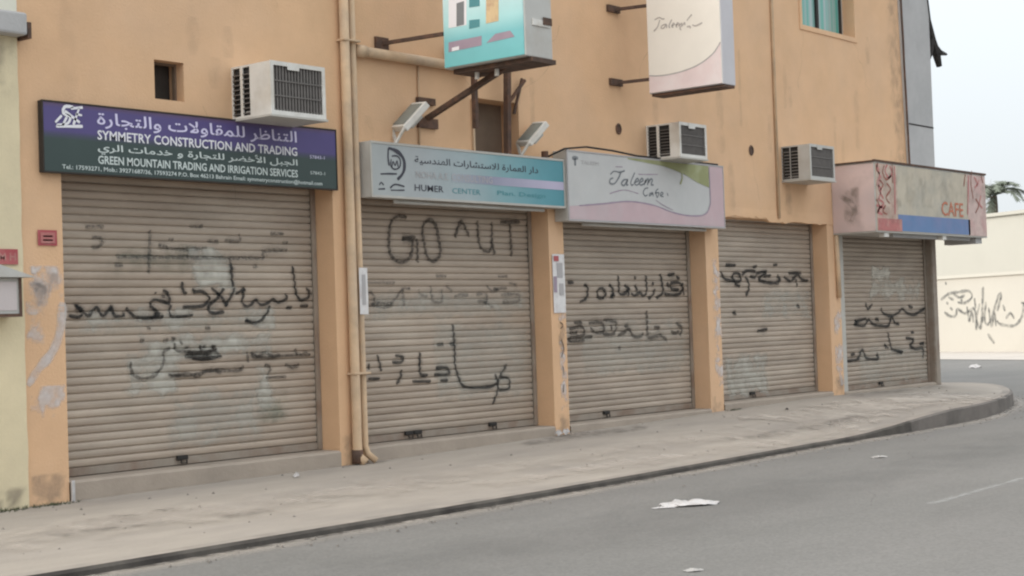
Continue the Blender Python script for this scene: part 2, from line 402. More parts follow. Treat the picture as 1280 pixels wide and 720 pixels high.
# dusty gutter strip beside the kerb
mb = MB()
for i, (x, y) in enumerate(KP):
    n_ = knormal(i); wdt = .30+.07*noise.noise(Vector((x*1.3, 2, 0)))
    for k in range(6):
        d = .14+wdt*k/5; mb.v.append((x+n_.x*d, y+n_.y*d, .004)); mb.a.append(1-(k/5)**.8)
for i in range(len(KP)-1):
    for k in range(5): a = i*6+k; mb.f.append((a, a+1, a+7, a+6))
tag(mb.build('gutter_dust', M['dust'], attr=True), kind='structure')
# dust and grime lying on pavement
mb = MB(); gm = MB()
def on_pave(u, v): return (u, v, pave_z(u, v)-.002)
blot(mb, 16.8, 22.4, -1.98, -.55, on_pave, 1, .45, .12, .08, 3, .5)
blot(mb, 10.5, 17.5, -2.2, -1.7, on_pave, .6, .2, .12, .06, 4, .2)
blot(mb, 4, 10.5, -1.9, -.9, on_pave, .6, .4, .15, .1, 7, .5)
blot(mb, 9.8, 16.5, -1.7, -.9, on_pave, .5, .4, .15, .1, 9, .5)
o_ = tag(mb.build('dust_patch', M['dust'], pav, attr=True), kind='stuff')
for a in [(8.8, 9.35, -1.55, -1.38), (9.0, 9.9, -1.28, -1.15), (7.6, 8.6, -1.75, -1.5), (10.3, 10.8, -1.25, -1.12), (13, 15.5, -.5, -.1), (15.2, 18.5, -1.75, -1.4), (20.5, 23.6, -.45, -.1), (7.2, 7.9, -.25, -.03), (10.6, 11.6, -.2, -.02), (7.9, 9.4, -.07, .0), (9.2, 10.7, -.06, .0), (11.2, 12.6, -.07, 0), (17.1, 18.2, -.16, -.01), (14.0, 14.6, -.2, -.01), (6.5, 7.6, -1.6, -1.3), (6.9, 8.0, -1.15, -.95)]:
    blot(gm, *a, on_pave, .45, .14, .05, .03, a[0], .2)
tag(gm.build('grime_patch', M['grime'], pav, attr=True), kind='stuff')
mb = MB()
for i, (x, y) in enumerate(KP):
    n_ = knormal(i)
    for k in range(4): mb.v.append((x+n_.x*(.145+.03*k), y+n_.y*(.145+.03*k), .006)); mb.a.append((1, .95, .6, 0)[k] * (1 if x < 18.5 else .5))
for i in range(len(KP)-1):
    for k in range(3): a = i*4+k; mb.f.append((a, a+1, a+5, a+4))
tag(mb.build('gutter_grime', M['grime'], attr=True), kind='structure')
# worn lane dash
mb = MB(); blot(mb, 11.4, 14.6, -5.73, -5.62, lambda u, v: (u, v+(u-11.4)*.04, .004), .55, .03, .05, .015, 2, .04)
tag(mb.build('lane_marking', spray('worn_road_paint', (.62, .62, .60), .6, 12, .8), attr=True), kind='structure')
# tyre darkening / paler band
mb = MB(); blot(mb, 2, 24, -5.0, -3.4, lambda u, v: (u, v, .004), .28, .6, .3, .1, 5, .3)
tag(mb.build('tyre_track', spray('rubbed_asphalt', (.13, .13, .125), .6, 1.2, .7), attr=True), kind='structure')

# ------------------------------------------------------------ the orange building
XL, XR, TOP = 7.33, 24.18, 9.6
OPEN = [(7.71, 10.76), (11.12, 14.10), (14.37, 17.34), (17.65, 20.58), (20.92, 24.18)]
LINTS = (2.96, 2.95, 2.95, 2.80, 2.80); LINT = 2.80
bld = thing('shop_building', 'orange plastered two storey corner building with five closed shutters below', 'building')
def holed_wall(x0, x1, z0, z1, y0, depth, holes):
    mb = MB(); xs = sorted({x0, x1, *[h[0] for h in holes], *[h[1] for h in holes]}); zs = sorted({z0, z1, *[h[2] for h in holes], *[h[3] for h in holes]})
    hole = lambda x, z: any(h[0] < x < h[1] and h[2] < z < h[3] for h in holes)
    for a, b in zip(xs, xs[1:]):
        for c, d in zip(zs, zs[1:]):
            if not hole((a+b)/2, (c+d)/2):
                mb.add([(a, y0, c), (b, y0, c), (b, y0, d), (a, y0, d)], [(0, 1, 2, 3)])
    for (a, b, c, d) in holes:
        D = depth
        mb.add([(a, y0, c), (a, y0, d), (a, y0+D, d), (a, y0+D, c)], [(0, 1, 2, 3)])
        mb.add([(b, y0, c), (b, y0, d), (b, y0+D, d), (b, y0+D, c)], [(3, 2, 1, 0)])
        mb.add([(a, y0, d), (b, y0, d), (b, y0+D, d), (a, y0+D, d)], [(0, 1, 2, 3)])
        mb.add([(a, y0, c), (b, y0, c), (b, y0+D, c), (a, y0+D, c)], [(3, 2, 1, 0)])
    return mb
SMALL = (8.68, 9.00, 3.52, 3.86); RECESS = (12.87, 13.64, 3.20, 3.91); WIN = (20.08, 21.66, 5.59, 7.0)
holes = [(a, b, -.1, h) for (a, b), h in zip(OPEN, LINTS)] + [SMALL, RECESS, WIN]
mb = holed_wall(XL, XR, -.1, TOP, 0, .36, holes)
mb.box(XL, XR, .362, 11.0, -.1, TOP)
mb.build('wall', M['orange'], bld, normals=False)
mb = MB(); mb.box(XL-.1, XR+.12, -.10, 11.1, TOP+.001, TOP+.35); mb.build('parapet', M['orange'], bld)
# grey corner column above the last shutter, dark seam beside it
mb = MB(); mb.add([(23.30, -.035, 3.0), (XR+.03, -.035, 3.0), (XR+.03, -.035, TOP), (23.02, -.035, TOP), (23.30, .3, 3.0), (XR+.03, .5, 3.0), (XR+.03, .5, TOP), (23.02, .3, TOP)],
    [(0, 1, 2, 3), (1, 5, 6, 2), (4, 0, 3, 7), (0, 4, 5, 1), (3, 2, 6, 7)])
col_ = mb.build('corner_column', M['concrete'], bld)
mb = MB(); mb.box(23.32, XR+.035, -.038, -.03, 4.42, 4.445); mb.build('joint', M['dark'], col_)
mb = MB(); mb.tube([(23.27-.09*(z-3.4)*.9/2.8+.012*noise.noise(Vector((z*2, 0, 0))), -.05, z) for z in [3.4+.15*k for k in range(42)]], .016, 6)
mb.build('cable', M['rust'], bld, smooth=True)
mb = MB(); blot(mb, 22.7, 23.28, 3.3, 7.2, lambda u, v: (u, -.003, v), .5, .25, .05, .1, 4, .25)
mb.build('stain', M['drip'], bld, attr=True)
# cement sills of the openings
for k, (a, b) in enumerate(OPEN):
    top = (.335, .34, .335, .385, .36)[k]
    mb = MB(); n = 24
    for i in range(n+1):
        x = a+.002+(b-a-.004)*i/n; jz = .006*noise.noise(Vector((x*3, 0, 8)))
        for (yy, zz) in ((-.012, -.05), (-.012, top-.02+jz), (.012, top+jz*.5), (.34, top+.004)): mb.v.append((x, yy, zz)); mb.a.append(1)
    for i in range(n):
        for j in range(3): q_ = i*4+j; mb.f.append((q_, q_+4, q_+5, q_+1))
    mb.build('sill', M['sill'], bld, normals=False)
# ragged plaster edge over the fourth opening
mb = MB(); n = 40; a, b = 17.36, 20.9
for i in range(n+1):
    x = a+(b-a)*i/n; z = 2.775+.045*noise.fractal(Vector((x*4.5, 0, 1)), .8, 2, 5)+(.035 if x < 18.9 else -.01 if x < 19.4 else .0)
    z = min(z, 2.83)
    for yy, zz in ((-.008, z), (-.005, 2.87), (-.0005, 2.93), (.05, z)): mb.v.append((x, yy, zz)); mb.a.append(1)
for i in range(n):
    for j in range(3): q_ = i*4+j; mb.f.append((q_, q_+4, q_+5, q_+1))
    q_ = i*4; mb.f.append((q_+3, q_+7, q_+4, q_))
mb.build('lintel_edge', M['orange'], bld, normals=False)
# round holes in the plaster
for hx, hz in ((15.52, 3.77), (18.56, 3.71)):
    mb = MB(); n = 14; c0 = []
    for r_, yy in ((.062, -.002), (.052, -.010), (.044, -.008), (.040, .0)):
        for k in range(n):
            th = 2*math.pi*k/n; rr = r_*(1+.08*noise.noise(Vector((k, hx, 0)))); mb.v.append((hx+rr*math.cos(th), yy-.004, hz+rr*1.15*math.sin(th))); mb.a.append(1)
    for j in range(3):
        for k in range(n): mb.f.append((j*n+k, j*n+(k+1) % n, (j+1)*n+(k+1) % n, (j+1)*n+k))
    mb.f.append(tuple(3*n+k for k in range(n)))
    mb.build('pipe_hole', M['rust'], bld, normals=False)
# little square vent: frame, and a back sheet coloured dark for the unlit inside
mb = MB(); a, b, c, d = SMALL
mb.box(a, b, .20, .22, c, d); v_ = mb.build('vent_back', M['inside'], bld)
mb = MB(); mb.box(a, a+.02, .10, .14, c, d); mb.box(b-.02, b, .10, .14, c, d); mb.box(a+.02, b-.02, .10, .14, d-.02, d); mb.box(a+.02, b-.02, .10, .14, c, c+.02)
mb.build('vent_frame', M['board'], bld)
mb = MB(); a, b, c, d = RECESS; mb.box(a, b, .25, .27, c, d); mb.build('recess_board', M['board'], bld)
mb = MB(); mb.bar((a-.02, -.01, c), (a-.02, -.01, d-.02), .035, .025); mb.build('recess_trim', M['pipe'], bld)
# window
win = MB(); a, b, c, d = WIN; y = .20
win.box(a, a+.05, y-.02, y+.04, c, d).box(b-.05, b, y-.02, y+.04, c, d).box(a+.05, b-.05, y-.02, y+.04, c, c+.06).box(a+.05, b-.05, y-.02, y+.04, d-.06, d)
wo = win.build('window', M['pale_rail'], bld)
mb = MB(); mb.box((a+b)/2-.035, (a+b)/2+.035, y-.03, y+.02, c+.06, d-.06); mb.build('mullion', M['dark'], wo)
for p0, p1 in ((a+.05, (a+b)/2-.035), ((a+b)/2+.035, b-.05)):
    mb = MB(); mb.box(p0, p1, y, y+.01, c+.06, d-.06); mb.build('pane', M['glass'], wo)
mb = MB(); mb.box(b-.09, b-.05, y-.03, y-.001, c+.06, d-.06); mb.build('mullion', M['inside'], wo)
mb = MB()
for p0, p1, q0, q1 in ((a-.07, a-.001, c-.07, d+.07), (b+.001, b+.07, c-.07, d+.07), (a, b, c-.07, c-.001), (a, b, d+.001, d+.07)): mb.box(p0, p1, -.014, .0, q0, q1)
mb.build('window_surround', M['orange'], bld)
# whitewash and peeled plaster on the pillars
fw = lambda u, v: (u, -.004, v)
for a in [(7.36, 7.71, 1.70, 2.08), (7.36, 7.66, 1.66, 2.02), (7.34, 7.55, 1.40, 1.80), (7.36, 7.70, .85, 1.12), (14.22, 14.37, .5, 2.3), (17.46, 17.65, .6, 2.45), (20.68, 20.92, .45, 1.6)]:
    mb = MB(); blot(mb, *a, fw, .95, .11, .012, .015, a[0]+a[2], .2); mb.build('whitewash_patch', M['whitewash'], bld, attr=True)
mb = MB(); ribbon(mb, [(7.69, 1.78), (7.66, 1.55), (7.58, 1.38), (7.44, 1.24), (7.35, 1.12)], .12, fw, .9, 7, .03); mb.build('whitewash_patch', M['whitewash'], bld, attr=True)
for a in [(7.35, 7.71, .15, .42), (10.77, 11.11, .18, .5), (14.11, 14.36, .2, .48), (17.35, 17.64, .25, .5), (20.6, 20.9, .3, .6), (14.2, 14.37, 1.1, 1.5)]:
    mb = MB(); blot(mb, *a, lambda u, v: (u, -.006, v), .7, .07, .02, .02, a[0]+5, .15); mb.build('stain', M['drip'], bld, attr=True)
mb = MB()
for k in range(26):
    x = random.uniform(7.6, 23.2); z = random.choice([random.uniform(3.5, 4.3), random.uniform(4.2, 6.0)]); L = random.uniform(.25, 1.1)
    ribbon(mb, [(x, z), (x+random.uniform(-.01, .01), z-L)], random.uniform(.10, .25), fw, random.uniform(.08, .25), 7, .06)
for x0_, x1_, z_ in ((9.5, 10.2, 3.36), (16.1, 16.7, 3.4), (19.35, 20.05, 3.3)):
    ribbon(mb, [((x0_+x1_)/2-.2, z_), ((x0_+x1_)/2-.18, z_-.45)], .25, fw, .4, 5, .06)
tag(mb.build('streak', M['drip'], bld, attr=True), kind='stuff')

# ------------------------------------------------------------ roller shutters
PITCH = .068
PROF = [(0, .004), (.05, -.003), (.2, -.010), (.5, -.014), (.75, -.012), (.88, -.006), (.95, .006), (1, .004)]
def prof(t):
    for (a, b), (c, d) in zip(PROF, PROF[1:]):
        if t <= c: return b+(d-b)*(t-a)/(c-a)
    return .004
labels = ['widest roller shutter under the purple and green sign, black graffiti row across its middle',
          'roller shutter sprayed GO UT near its top, under the pale teal sign',
          'roller shutter with two short rows of black script, under the pink and white sign',
          'roller shutter with no sign over it, one row of graffiti under a ragged plaster edge',
          'corner roller shutter with a pale paint patch, under the projecting faded red sign']
SH = []
for k, (a, b) in enumerate(OPEN):
    LINT = LINTS[k]; sy = .27 if k < 4 else .12
    z0 = (.345, .35, .345, .395, .365)[k]
    x0, x1 = a+.01, b-.01
    if k == 4: x1 = 23.98
    sh = thing('roller_shutter', labels[k], 'shutter', 'closed roller shutters of the shops')
    base = z0+.07
    mb = MB(); L = x1-x0
    for x in (0, L):
        for t, yy in PROF: mb.v.append((x, yy, t*PITCH)); mb.a.append(1)
    n = len(PROF)
    for i in range(n-1): mb.f.append((i, n+i, n+i+1, i+1))
    me = mb.mesh('slat', M['slat'] if k in (0, 1, 4) else M['slat2'])
    me.polygons.foreach_set('use_smooth', [False]*len(me.polygons))
    ns = int((LINT+.10-base)/PITCH)+1
    for i in range(ns):
        o = link('slat', me, sh); o.location = (x0, sy+random.uniform(-.0012, .0012), base+i*PITCH); o.rotation_euler = (random.uniform(-.015, .015), 0, 0)
    mb = MB(); mb.box(x0, x1, sy-.022, sy+.02, z0, base-.003); bb = mb.build('bottom_bar', M['rail'], sh, bevel=.004)
    for s_ in (0, 1):
        mb = MB(); q0 = (x0-.004, x0+.05) if s_ == 0 else (x1-.05, x1+.004)
        mb.box(q0[0], q0[1], sy-.035, sy-.018, z0, LINT-.002); mb.box(*( (q0[0], q0[0]+.008) if s_ == 0 else (q0[1]-.008, q0[1])), sy-.018, sy+.05, z0, LINT-.002)
        mb.build('guide_rail', M['rail'], sh)
    def surf(u, v, sy=sy, base=base, z0=z0):
        if v < base: return (u, sy-.026, v)
        return (u, sy+prof(((v-base)/PITCH) % 1.0)-.0048, v)
    SH.append((sh, surf, sy, base))
    for lx in {0: [9.05], 1: [11.97, 12.10, 13.30], 2: [15.4], 3: [18.75], 4: [22.25]}[k]:
        mb = MB(); mb.box(lx-.06, lx+.06, sy-.050, sy-.023, base-.028, base+.012); lk = mb.build('lock', M['dark'], sh, bevel=.006)
        mb = MB(); mb.tube([(lx-.03, sy-.06, base-.03), (lx-.03, sy-.065, base-.055), (lx+.03, sy-.065, base-.055), (lx+.03, sy-.06, base-.03)], .008, 6); mb.build('shackle', M['dark'], lk)
# corner post and pale pipe beside the last shutter
mb = MB(); mb.box(23.985, 24.17, -.01, .13, .30, LINT-.003); mb.box(24.0, 24.15, -.02, -.011, .32, LINT-.01); mb.build('corner_post', M['rail'], bld, bevel=.005)
mb = MB(); mb.box(20.93, 21.08, .02, .10, .36, LINT-.004); mb.build('side_frame', M['pale_rail'], bld, bevel=.004)
mb = MB(); mb.tube([(20.80, -.03, 2.62), (20.82, -.03, 1.72)], .035, 10); mb.build('pipe_stub', M['pipe'], bld, smooth=True)

# graffiti: strokes read off the photograph, laid on the corrugated slats
def crop_map(x0, y0, s, plane):
    def f(pts):
        r = []
        for u, v in pts:
            p = atY(x0+u/s, y0+v/s, plane); r.append((p.x, p.z))
        return r
    return f
def graffiti(k, crop, strokes, wid, m, alpha=1.0, name='graffiti'):
    sh, surf, sy, base = SH[k]; f = crop_map(*crop, sy); mb = MB()
    back = lambda u, v: (lambda p: (p[0], p[1]+.0012, p[2]))(surf(u, v))
    for s_ in strokes:
        ribbon(mb, f(s_), wid*2.6, back, alpha*.22, 9, .02)          # overspray halo
        ribbon(mb, f(s_), wid*(1.25 if len(s_) == 1 else 1), surf, alpha)
    return tag(mb.build(name, m, sh, attr=True), kind='stuff')
c1 = (80, 260, 3.273)
graffiti(0, c1, [[(930,238),(938,290),(945,345),(962,376),(990,370),(1001,348),(985,328)], [(905,408),(930,408)], [(960,402),(995,400)],
    [(903,350),(905,372),(872,386),(850,374),(832,388),(800,396),(782,376),(760,396),(738,402),(724,376),(736,350)],
    [(838,400),(826,430),(800,462),(770,470),(738,456)], [(735,462),(750,466)], [(700,352),(735,330),(722,350)],
    [(680,228),(684,300),(690,340),(668,380),(655,404)], [(598,328),(636,360),(662,402)], [(650,328),(622,370),(588,402),(602,430),(652,424)],
    [(478,302),(484,340),(500,352)], [(524,346),(560,342),(590,368),(562,400),(480,406)], [(432,396),(430,440),(478,444),(524,438)],
    [(398,338),(420,350),(426,388),(392,380),(362,376),(350,402),(382,430),(350,452)], [(368,345),(372,352)], [(402,362)],
    [(248,408),(268,430),(290,446),(350,450),(404,444)],
    [(236,424),(240,440),(204,441),(190,412),(170,428),(152,441),(130,408),(108,428),(92,441),(62,410),(42,398),(68,426),(58,446),(14,440)],
    [(184,398),(192,410),(180,418)], [(530,345),(520,330)]], .045, M['ink'])
graffiti(0, c1, [[(268,630),(276,676),(310,696),(356,690),(390,660),(406,620),(400,592),(432,572)], [(446,530),(454,578),(500,588),(560,592),(622,574)],
    [(490,606),(560,610),(644,604)], [(420,682),(500,686),(600,664),(700,666),(732,648)], [(402,545),(425,538)], [(440,532)], [(305,540),(325,545)], [(572,490),(595,492)], [(335,490),(350,494)],
    [(500,570)], [(570,566)], [(612,566)], [(745,588),(750,632)], [(760,606),(820,612),(900,604),(1004,600)], [(816,642),(840,652),(830,680)], [(820,694),(905,690)], [(940,576),(950,600)], [(985,590)]], .045, M['brown_ink'], .85)
graffiti(0, c1, [[(492,606),(560,612),(640,604)], [(500,588),(560,596),(630,590)]], .075, M['faint_ink'], .5)
graffiti(0, c1, [[(430,690),(500,676),(540,690),(580,668),(640,672)], [(760,590),(790,606),(820,590),(850,606),(880,598)], [(900,640),(930,652),(960,640)], [(550,560),(560,585)], [(600,560),(612,584)], [(470,540),(480,560)]], .045, M['brown_ink'], .8)
c1b = (100, 270, 4.571)
graffiti(0, c1b, [[(20,62),(130,62)], [(395,80),(392,200),(388,330)], [(190,280),(240,282)], [(440,165),(520,187),(640,188),(720,182)], [(350,235),(560,236),(850,240),(1000,242),(1045,240),(1048,200),(1180,196)],
    [(820,140),(902,145),(905,100)], [(1080,100),(1160,104)], [(980,292),(1010,284)], [(60,120),(120,130),(110,170),(60,180)], [(200,232),(350,235)], [(720,140),(790,150)], [(620,60),(700,60)], [(850,240),(860,330)], [(1150,150),(1185,155)], [(500,136),(530,136)]], .055, M['faint_ink'], .9)
c2 = (440, 260, 5.143)
graffiti(1, c2, [[(345,62),(290,52),(246,90),(232,180),(236,280),(272,336),(330,345),(370,310),(382,240),(372,205),(318,196),(402,190)], [(412,196),(414,270),(416,352)],
    [(452,102),(490,78),(532,112),(550,200),(562,290),(522,342),(482,322),(462,250),(448,160),(454,98)], [(655,192),(680,112),(702,94),(750,186)],
    [(800,80),(812,230),(850,276),(890,258),(892,90)], [(888,200),(912,302)], [(945,90),(1072,90)], [(1008,95),(1020,312)], [(1120,88),(1130,200),(1132,352)]], .062, M['brown_ink'], 1)
graffiti(1, c2, [[(80,560),(120,545),(140,600),(100,625),(80,590)], [(150,610),(240,612),(290,560),(320,520),(372,518)], [(320,520),(325,600),(330,630)], [(500,500),(505,560),(520,600),(570,600),(570,520)],
    [(650,572),(690,560),(740,562)], [(790,560),(850,550),(860,600),(800,600)], [(900,520),(990,515)], [(930,438),(995,440)], [(950,560),(1060,556),(1060,600),(960,605)], [(530,438),(600,440)]], .05, M['faint_ink'], .85)
graffiti(1, c2, [[(90,480),(270,482)], [(120,620),(200,640),(260,620)], [(420,520),(440,560),(480,570)], [(600,500),(640,540)], [(860,500),(900,540),(940,520)], [(1000,480),(1060,500)], [(840,600),(900,640)]], .045, M['faint_ink'], .7)
c2b = (440, 390, 5.143)
graffiti(1, c2b, [[(640,78),(648,150),(654,250),(655,330),(672,400),(702,470),(760,486),(870,482),(922,458),(952,400),(988,338)], [(912,398),(932,460),(926,520),(898,592)],
    [(950,420),(1002,430),(1000,492),(940,502)], [(540,210),(585,208)], [(622,206),(655,206)], [(154,276),(172,330),(182,382)], [(98,430),(172,428)], [(250,322),(308,322),(322,292),(270,278)],
    [(312,370),(302,430),(276,462)], [(430,258),(430,340),(436,402),(482,405)], [(380,446),(500,446)], [(520,402),(612,402),(600,358),(530,362)], [(560,440),(610,440)], [(100,330),(104,370)]], .048, M['ink'], .95)
c3 = (700, 290, 3.788)
graffiti(2, c3, [[(108,248),(126,262),(126,290),(118,316),(88,332)], [(170,292),(178,272),(196,268),(212,288),(200,312),(178,310),(170,292)], [(226,248),(240,262),(248,286),(238,306),(256,298)], [(270,205),(274,250),(277,290),(302,292),(322,268),(318,306)], [(300,250),(322,268)],
    [(330,290),(350,300),(374,288),(390,302),(406,282),(402,205)], [(345,214),(356,222)], [(412,316),(432,302),(446,270)], [(470,198),(480,250),(482,288),(450,314)], [(488,292),(520,298),(560,294),(576,262),(556,240),(522,244),(524,270),(560,275)], [(545,212),(562,222)], [(575,240),(582,300)], [(505,205),(540,200)], [(30,240),(60,238)], [(350,250),(362,280)], [(500,240),(512,262)], [(430,240),(440,250)]], .062, M['ink'], 1)
graffiti(2, c3, [[(38,460),(100,450),(106,488),(50,500),(38,516),(112,512)], [(60,430),(100,428)], [(42,480),(80,476)], [(130,432),(190,430),(202,470),(160,476),(140,452)], [(202,418),(230,418),(262,432),(250,480),(198,484)], [(238,440),(240,470)], [(268,492),(298,476),(322,460),(342,492),(372,496),(392,480)],
    [(300,450),(320,440)], [(405,372),(408,430),(412,495),(440,498),(472,490),(505,516)], [(545,430),(572,456),(562,492)], [(520,470),(540,480),(560,470)], [(275,540),(280,560)], [(440,450),(470,455)], [(110,500),(150,496)]], .065, M['brown_ink'], 1)
c4 = (890, 280, 3.6)
graffiti(3, c4, [[(36,214),(48,240),(72,254),(122,258),(120,228),(98,222),(86,240),(100,256)], [(56,185),(104,186)], [(130,232),(146,214),(168,210),(194,216)], [(146,238),(160,262),(162,290),(148,324)], [(166,236),(190,240),(200,222),(242,214),(214,238),(208,252),(250,264),(294,262),(290,226)], [(230,236),(262,232)],
    [(270,186),(290,182)], [(320,238),(348,258),(362,246),(382,228),(396,246),(410,254),(430,256)], [(374,248),(380,284)], [(96,270),(124,282)], [(376,366),(392,374)], [(88,400),(106,402)], [(200,482),(246,474)], [(340,222),(400,220)], [(180,196),(200,190)], [(300,236),(304,262)]], .066, M['ink'], 1)
graffiti(4, c4, [[(686,354),(698,382),(718,360)], [(640,444),(660,434),(690,425)], [(756,376),(766,400),(800,414),(834,400),(852,382),(876,402),(906,408),(934,392),(964,372)], [(634,450),(660,458),(684,456),(700,430),(722,452),(756,458),(790,458),(804,418),(820,446),(840,450)], [(640,430),(650,456)], [(730,426),(748,432)], [(880,370),(900,376)],
    [(596,618),(630,614),(654,606),(672,566),(690,602),(720,608),(744,606),(736,580)], [(620,590),(640,584)], [(788,488),(796,530),(806,562),(830,570),(856,576)], [(866,513),(904,520),(888,548),(912,562),(944,560),(946,604)], [(890,490),(906,486)], [(826,572),(852,580)], [(780,545),(775,562)], [(770,540),(790,560)], [(930,540),(952,536)]], .066, M['ink'], 1)
def px_box(a, b, c, d):
    p = atY((a+c)/2, d, .27); q = atY((a+c)/2, b, .27); return (atY(a, (b+d)/2, .27).x, atY(c, (b+d)/2, .27).x, p.z, q.z)
# pale and greenish cover-up paint on the shutters
for k, lst in {0: [(px_box(232, 308, 296, 372), 1), (px_box(95, 382, 345, 418), .75), (px_box(170, 412, 340, 452), .9), (px_box(150, 440, 225, 500), .8), (px_box(318, 452, 345, 520), .8), (px_box(205, 480, 330, 560), .5)],
  1: [(px_box(455, 360, 660, 400), .5), (px_box(540, 400, 665, 500), .4)], 2: [(px_box(725, 395, 860, 470), .4)], 3: [(px_box(950, 360, 1012, 400), .5), (px_box(905, 440, 960, 500), .7)], 4: [(px_box(1060, 430, 1160, 480), .4)]}.items():
    sh, surf, sy, base = SH[k]
    if not lst: continue
    mb = MB()
    for bx, al in lst:
        mb = MB(); blot(mb, *bx, (lambda u, v, s=surf: (lambda p: (p[0], p[1]+.0015, p[2]))(s(u, v))), al, .1, .04, .012, bx[0], .1)
        mb.build('cover_paint', M['pale_paint'], sh, attr=True)
sh, surf, sy, base = SH[0]
mb = MB(); blot(mb, 9.95, 10.35, .62, .95, lambda u, v: surf(u, v), .9, .08, .04, .012, 2, .12); blot(mb, 8.3, 9.3, 2.0, 2.3, lambda u, v: surf(u, v), .5, .1, .04, .012, 5, .12); mb.build('cover_paint', M['green_paint'], sh, attr=True)
sh, surf, sy, base = SH[4]
mb = MB(); q0 = crop_map(890, 280, 3.6, sy)([(712, 185), (800, 225), (700, 235), (940, 345)])
blot(mb, q0[0][0], q0[1][0], q0[1][1]-.12, q0[0][1], surf, 1, .05, .04, .012, 1, .10); blot(mb, q0[2][0], q0[3][0], q0[3][1], q0[2][1], lambda u, v: (lambda p: (p[0], p[1]+.001, p[2]))(surf(u, v)), .8, .12, .04, .012, 6, .2)
mb.build('cover_paint', spray('pale_patch_paint', (.56, .52, .45), 1, 8, .3), sh, attr=True)

# ------------------------------------------------------------ shop signs
def board(name, label, x0, x1, y0, y1, z0, z1, face, frame, casing, fr=.02, proud=.006):
    t = thing(name, label, 'sign', 'shop signboards over the shutters')
    mb = MB(); mb.box(x0, x1, y0+.012, y1, z0, z1); mb.build('casing', casing, t, bevel=.004)
    mb = MB(); mb.box(x0+fr, x1-fr, y0, y0+.011, z0+fr, z1-fr); mb.build('face', face, t)
    mb = MB(); p = y0-proud
    mb.box(x0, x1, p, y0+.013, z1-fr+.001, z1+.002).box(x0, x1, p, y0+.013, z0-.002, z0+fr-.001).box(x0-.001, x0+fr-.001, p+.001, y0+.012, z0+fr-.001, z1-fr+.001).box(x1-fr+.001, x1+.001, p+.001, y0+.012, z0+fr-.001, z1-fr+.001)
    mb.build('frame', frame, t)
    return t
# sign 1
Y1 = -.06
SX0, SX1 = atY(53, 170, Y1).x, atY(421, 200, Y1).x
PUR, GRN = (.078, .058, .19), (.030, .052, .048)
m1 = ramp_mat('purple_green_panel', 'Z', 2.82, 3.385, [(0, GRN), (.49, (.033, .056, .052)), (.56, (.055, .055, .11)), (.61, PUR), (.93, PUR), (1, (.10, .06, .13))])
s1 = board('shop_sign', 'long purple and dark green bilingual signboard with white lettering, left end of the facade', SX0, SX1, Y1, -.003, 2.82, 3.40, m1, M['inside'], M['inside'], .012)
sf = lambda Y: (lambda u, v: (u, Y-.003, v))
f1 = sf(Y1)
def fit(px0, px1, pytop, pybot, Y):
    a = atY(px0, (pytop+pybot)/2, Y).x; b = atY(px1, (pytop+pybot)/2, Y).x
    return a, b
writing('lettering', arabic('التناظر للمقاولات والتجارة'), (8.03, 10.26, 3.21, 3.345), f1, M['lilac_print'], s1, .012)
writing('lettering', 'SYMMETRY CONSTRUCTION AND TRADING', (8.03, 10.26, 3.115, 3.195), f1, M['white_print'], s1, .016)
writing('lettering', arabic('الجبل الأخضر للتجارة و خدمات الري'), (8.03, 10.26, 2.995, 3.095), f1, M['pale_print'], s1, .012)
writing('lettering', 'GREEN MOUNTAIN TRADING AND IRRIGATION SERVICES', (8.03, 10.26, 2.915, 2.985), f1, M['pale_print'], s1, .016)
writing('lettering', 'Tel.: 17593271, Mob.: 39271687/36, 17593274 P.O. Box 46213 Bahrain Email: symmetryconstruction@hotmail.com', (7.68, 10.57, 2.845, 2.893), f1, M['pale_print'], s1, .010)
writing('lettering', '57843-1', (10.42, 10.61, 3.105, 3.135), f1, M['lilac_print'], s1)
writing('lettering', '57843-1', (10.42, 10.61, 2.955, 2.985), f1, M['pale_print'], s1)
fl = crop_map(40, 110, 5.54, Y1); mb = MB()
for s_ in [[(285,132),(225,130),(215,175),(262,200),(245,245),(170,255)], [(205,190),(160,238)], [(268,142),(350,135)], [(325,140),(285,255)], [(225,160),(330,240)], [(300,180),(345,190)], [(165,266),(350,266)], [(240,200),(210,260)]]:
    ribbon(mb, fl(s_), .03, f1, 1, 3, .02, .1)
tag(mb.build('emblem', M['white_print'], s1, normals=False), kind='stuff')
# sign 2
Y2 = -.17
S20, S21 = 11.12, atY(706, 230, Y2).x; k2 = (S21-S20)/(14.03-10.86); z2 = lambda z: 2.765+(z-2.77)*1.05
X2 = lambda x: S20+(x-10.86)*k2
m2 = ramp_mat('white_teal_panel', 'X', 10.86, 14.02, [(0, (.40, .42, .41)), (.3, (.38, .41, .42)), (.55, (.34, .42, .44)), (.72, (.20, .36, .39)), (.92, (.10, .29, .34)), (1, (.075, .26, .31))])
s2 = board('shop_sign', 'pale to teal signboard with a dark curled emblem, over the GO UT shutter', S20, S21, Y2, -.004, 2.765, 3.31, m2, M['pale_rail'], M['grey_metal'], .022)
f2 = sf(Y2)
writing('lettering', arabic('دار العمارة للاستشارات الهندسية'), (atY(518, 200, Y2).x, atY(672, 200, Y2).x, 3.11, 3.20), f2, M['black_print'], s2, .008)
mb = MB(); mb.box(12.3, S21-.025, Y2-.0022, Y2-.001, 2.965, 3.055); mb.build('stripe', ramp_mat('lilac_stripe', 'X', 12.2, 14, [(0, (.37, .42, .45)), (.4, (.28, .29, .38)), (1, (.46, .42, .55))]), s2)
writing('lettering', 'NOHA A.E. CONSULTING', (atY(519, 200, Y2).x, 12.95, 2.98, 3.05), sf(Y2-.001), M['lightgrey_print'], s2)
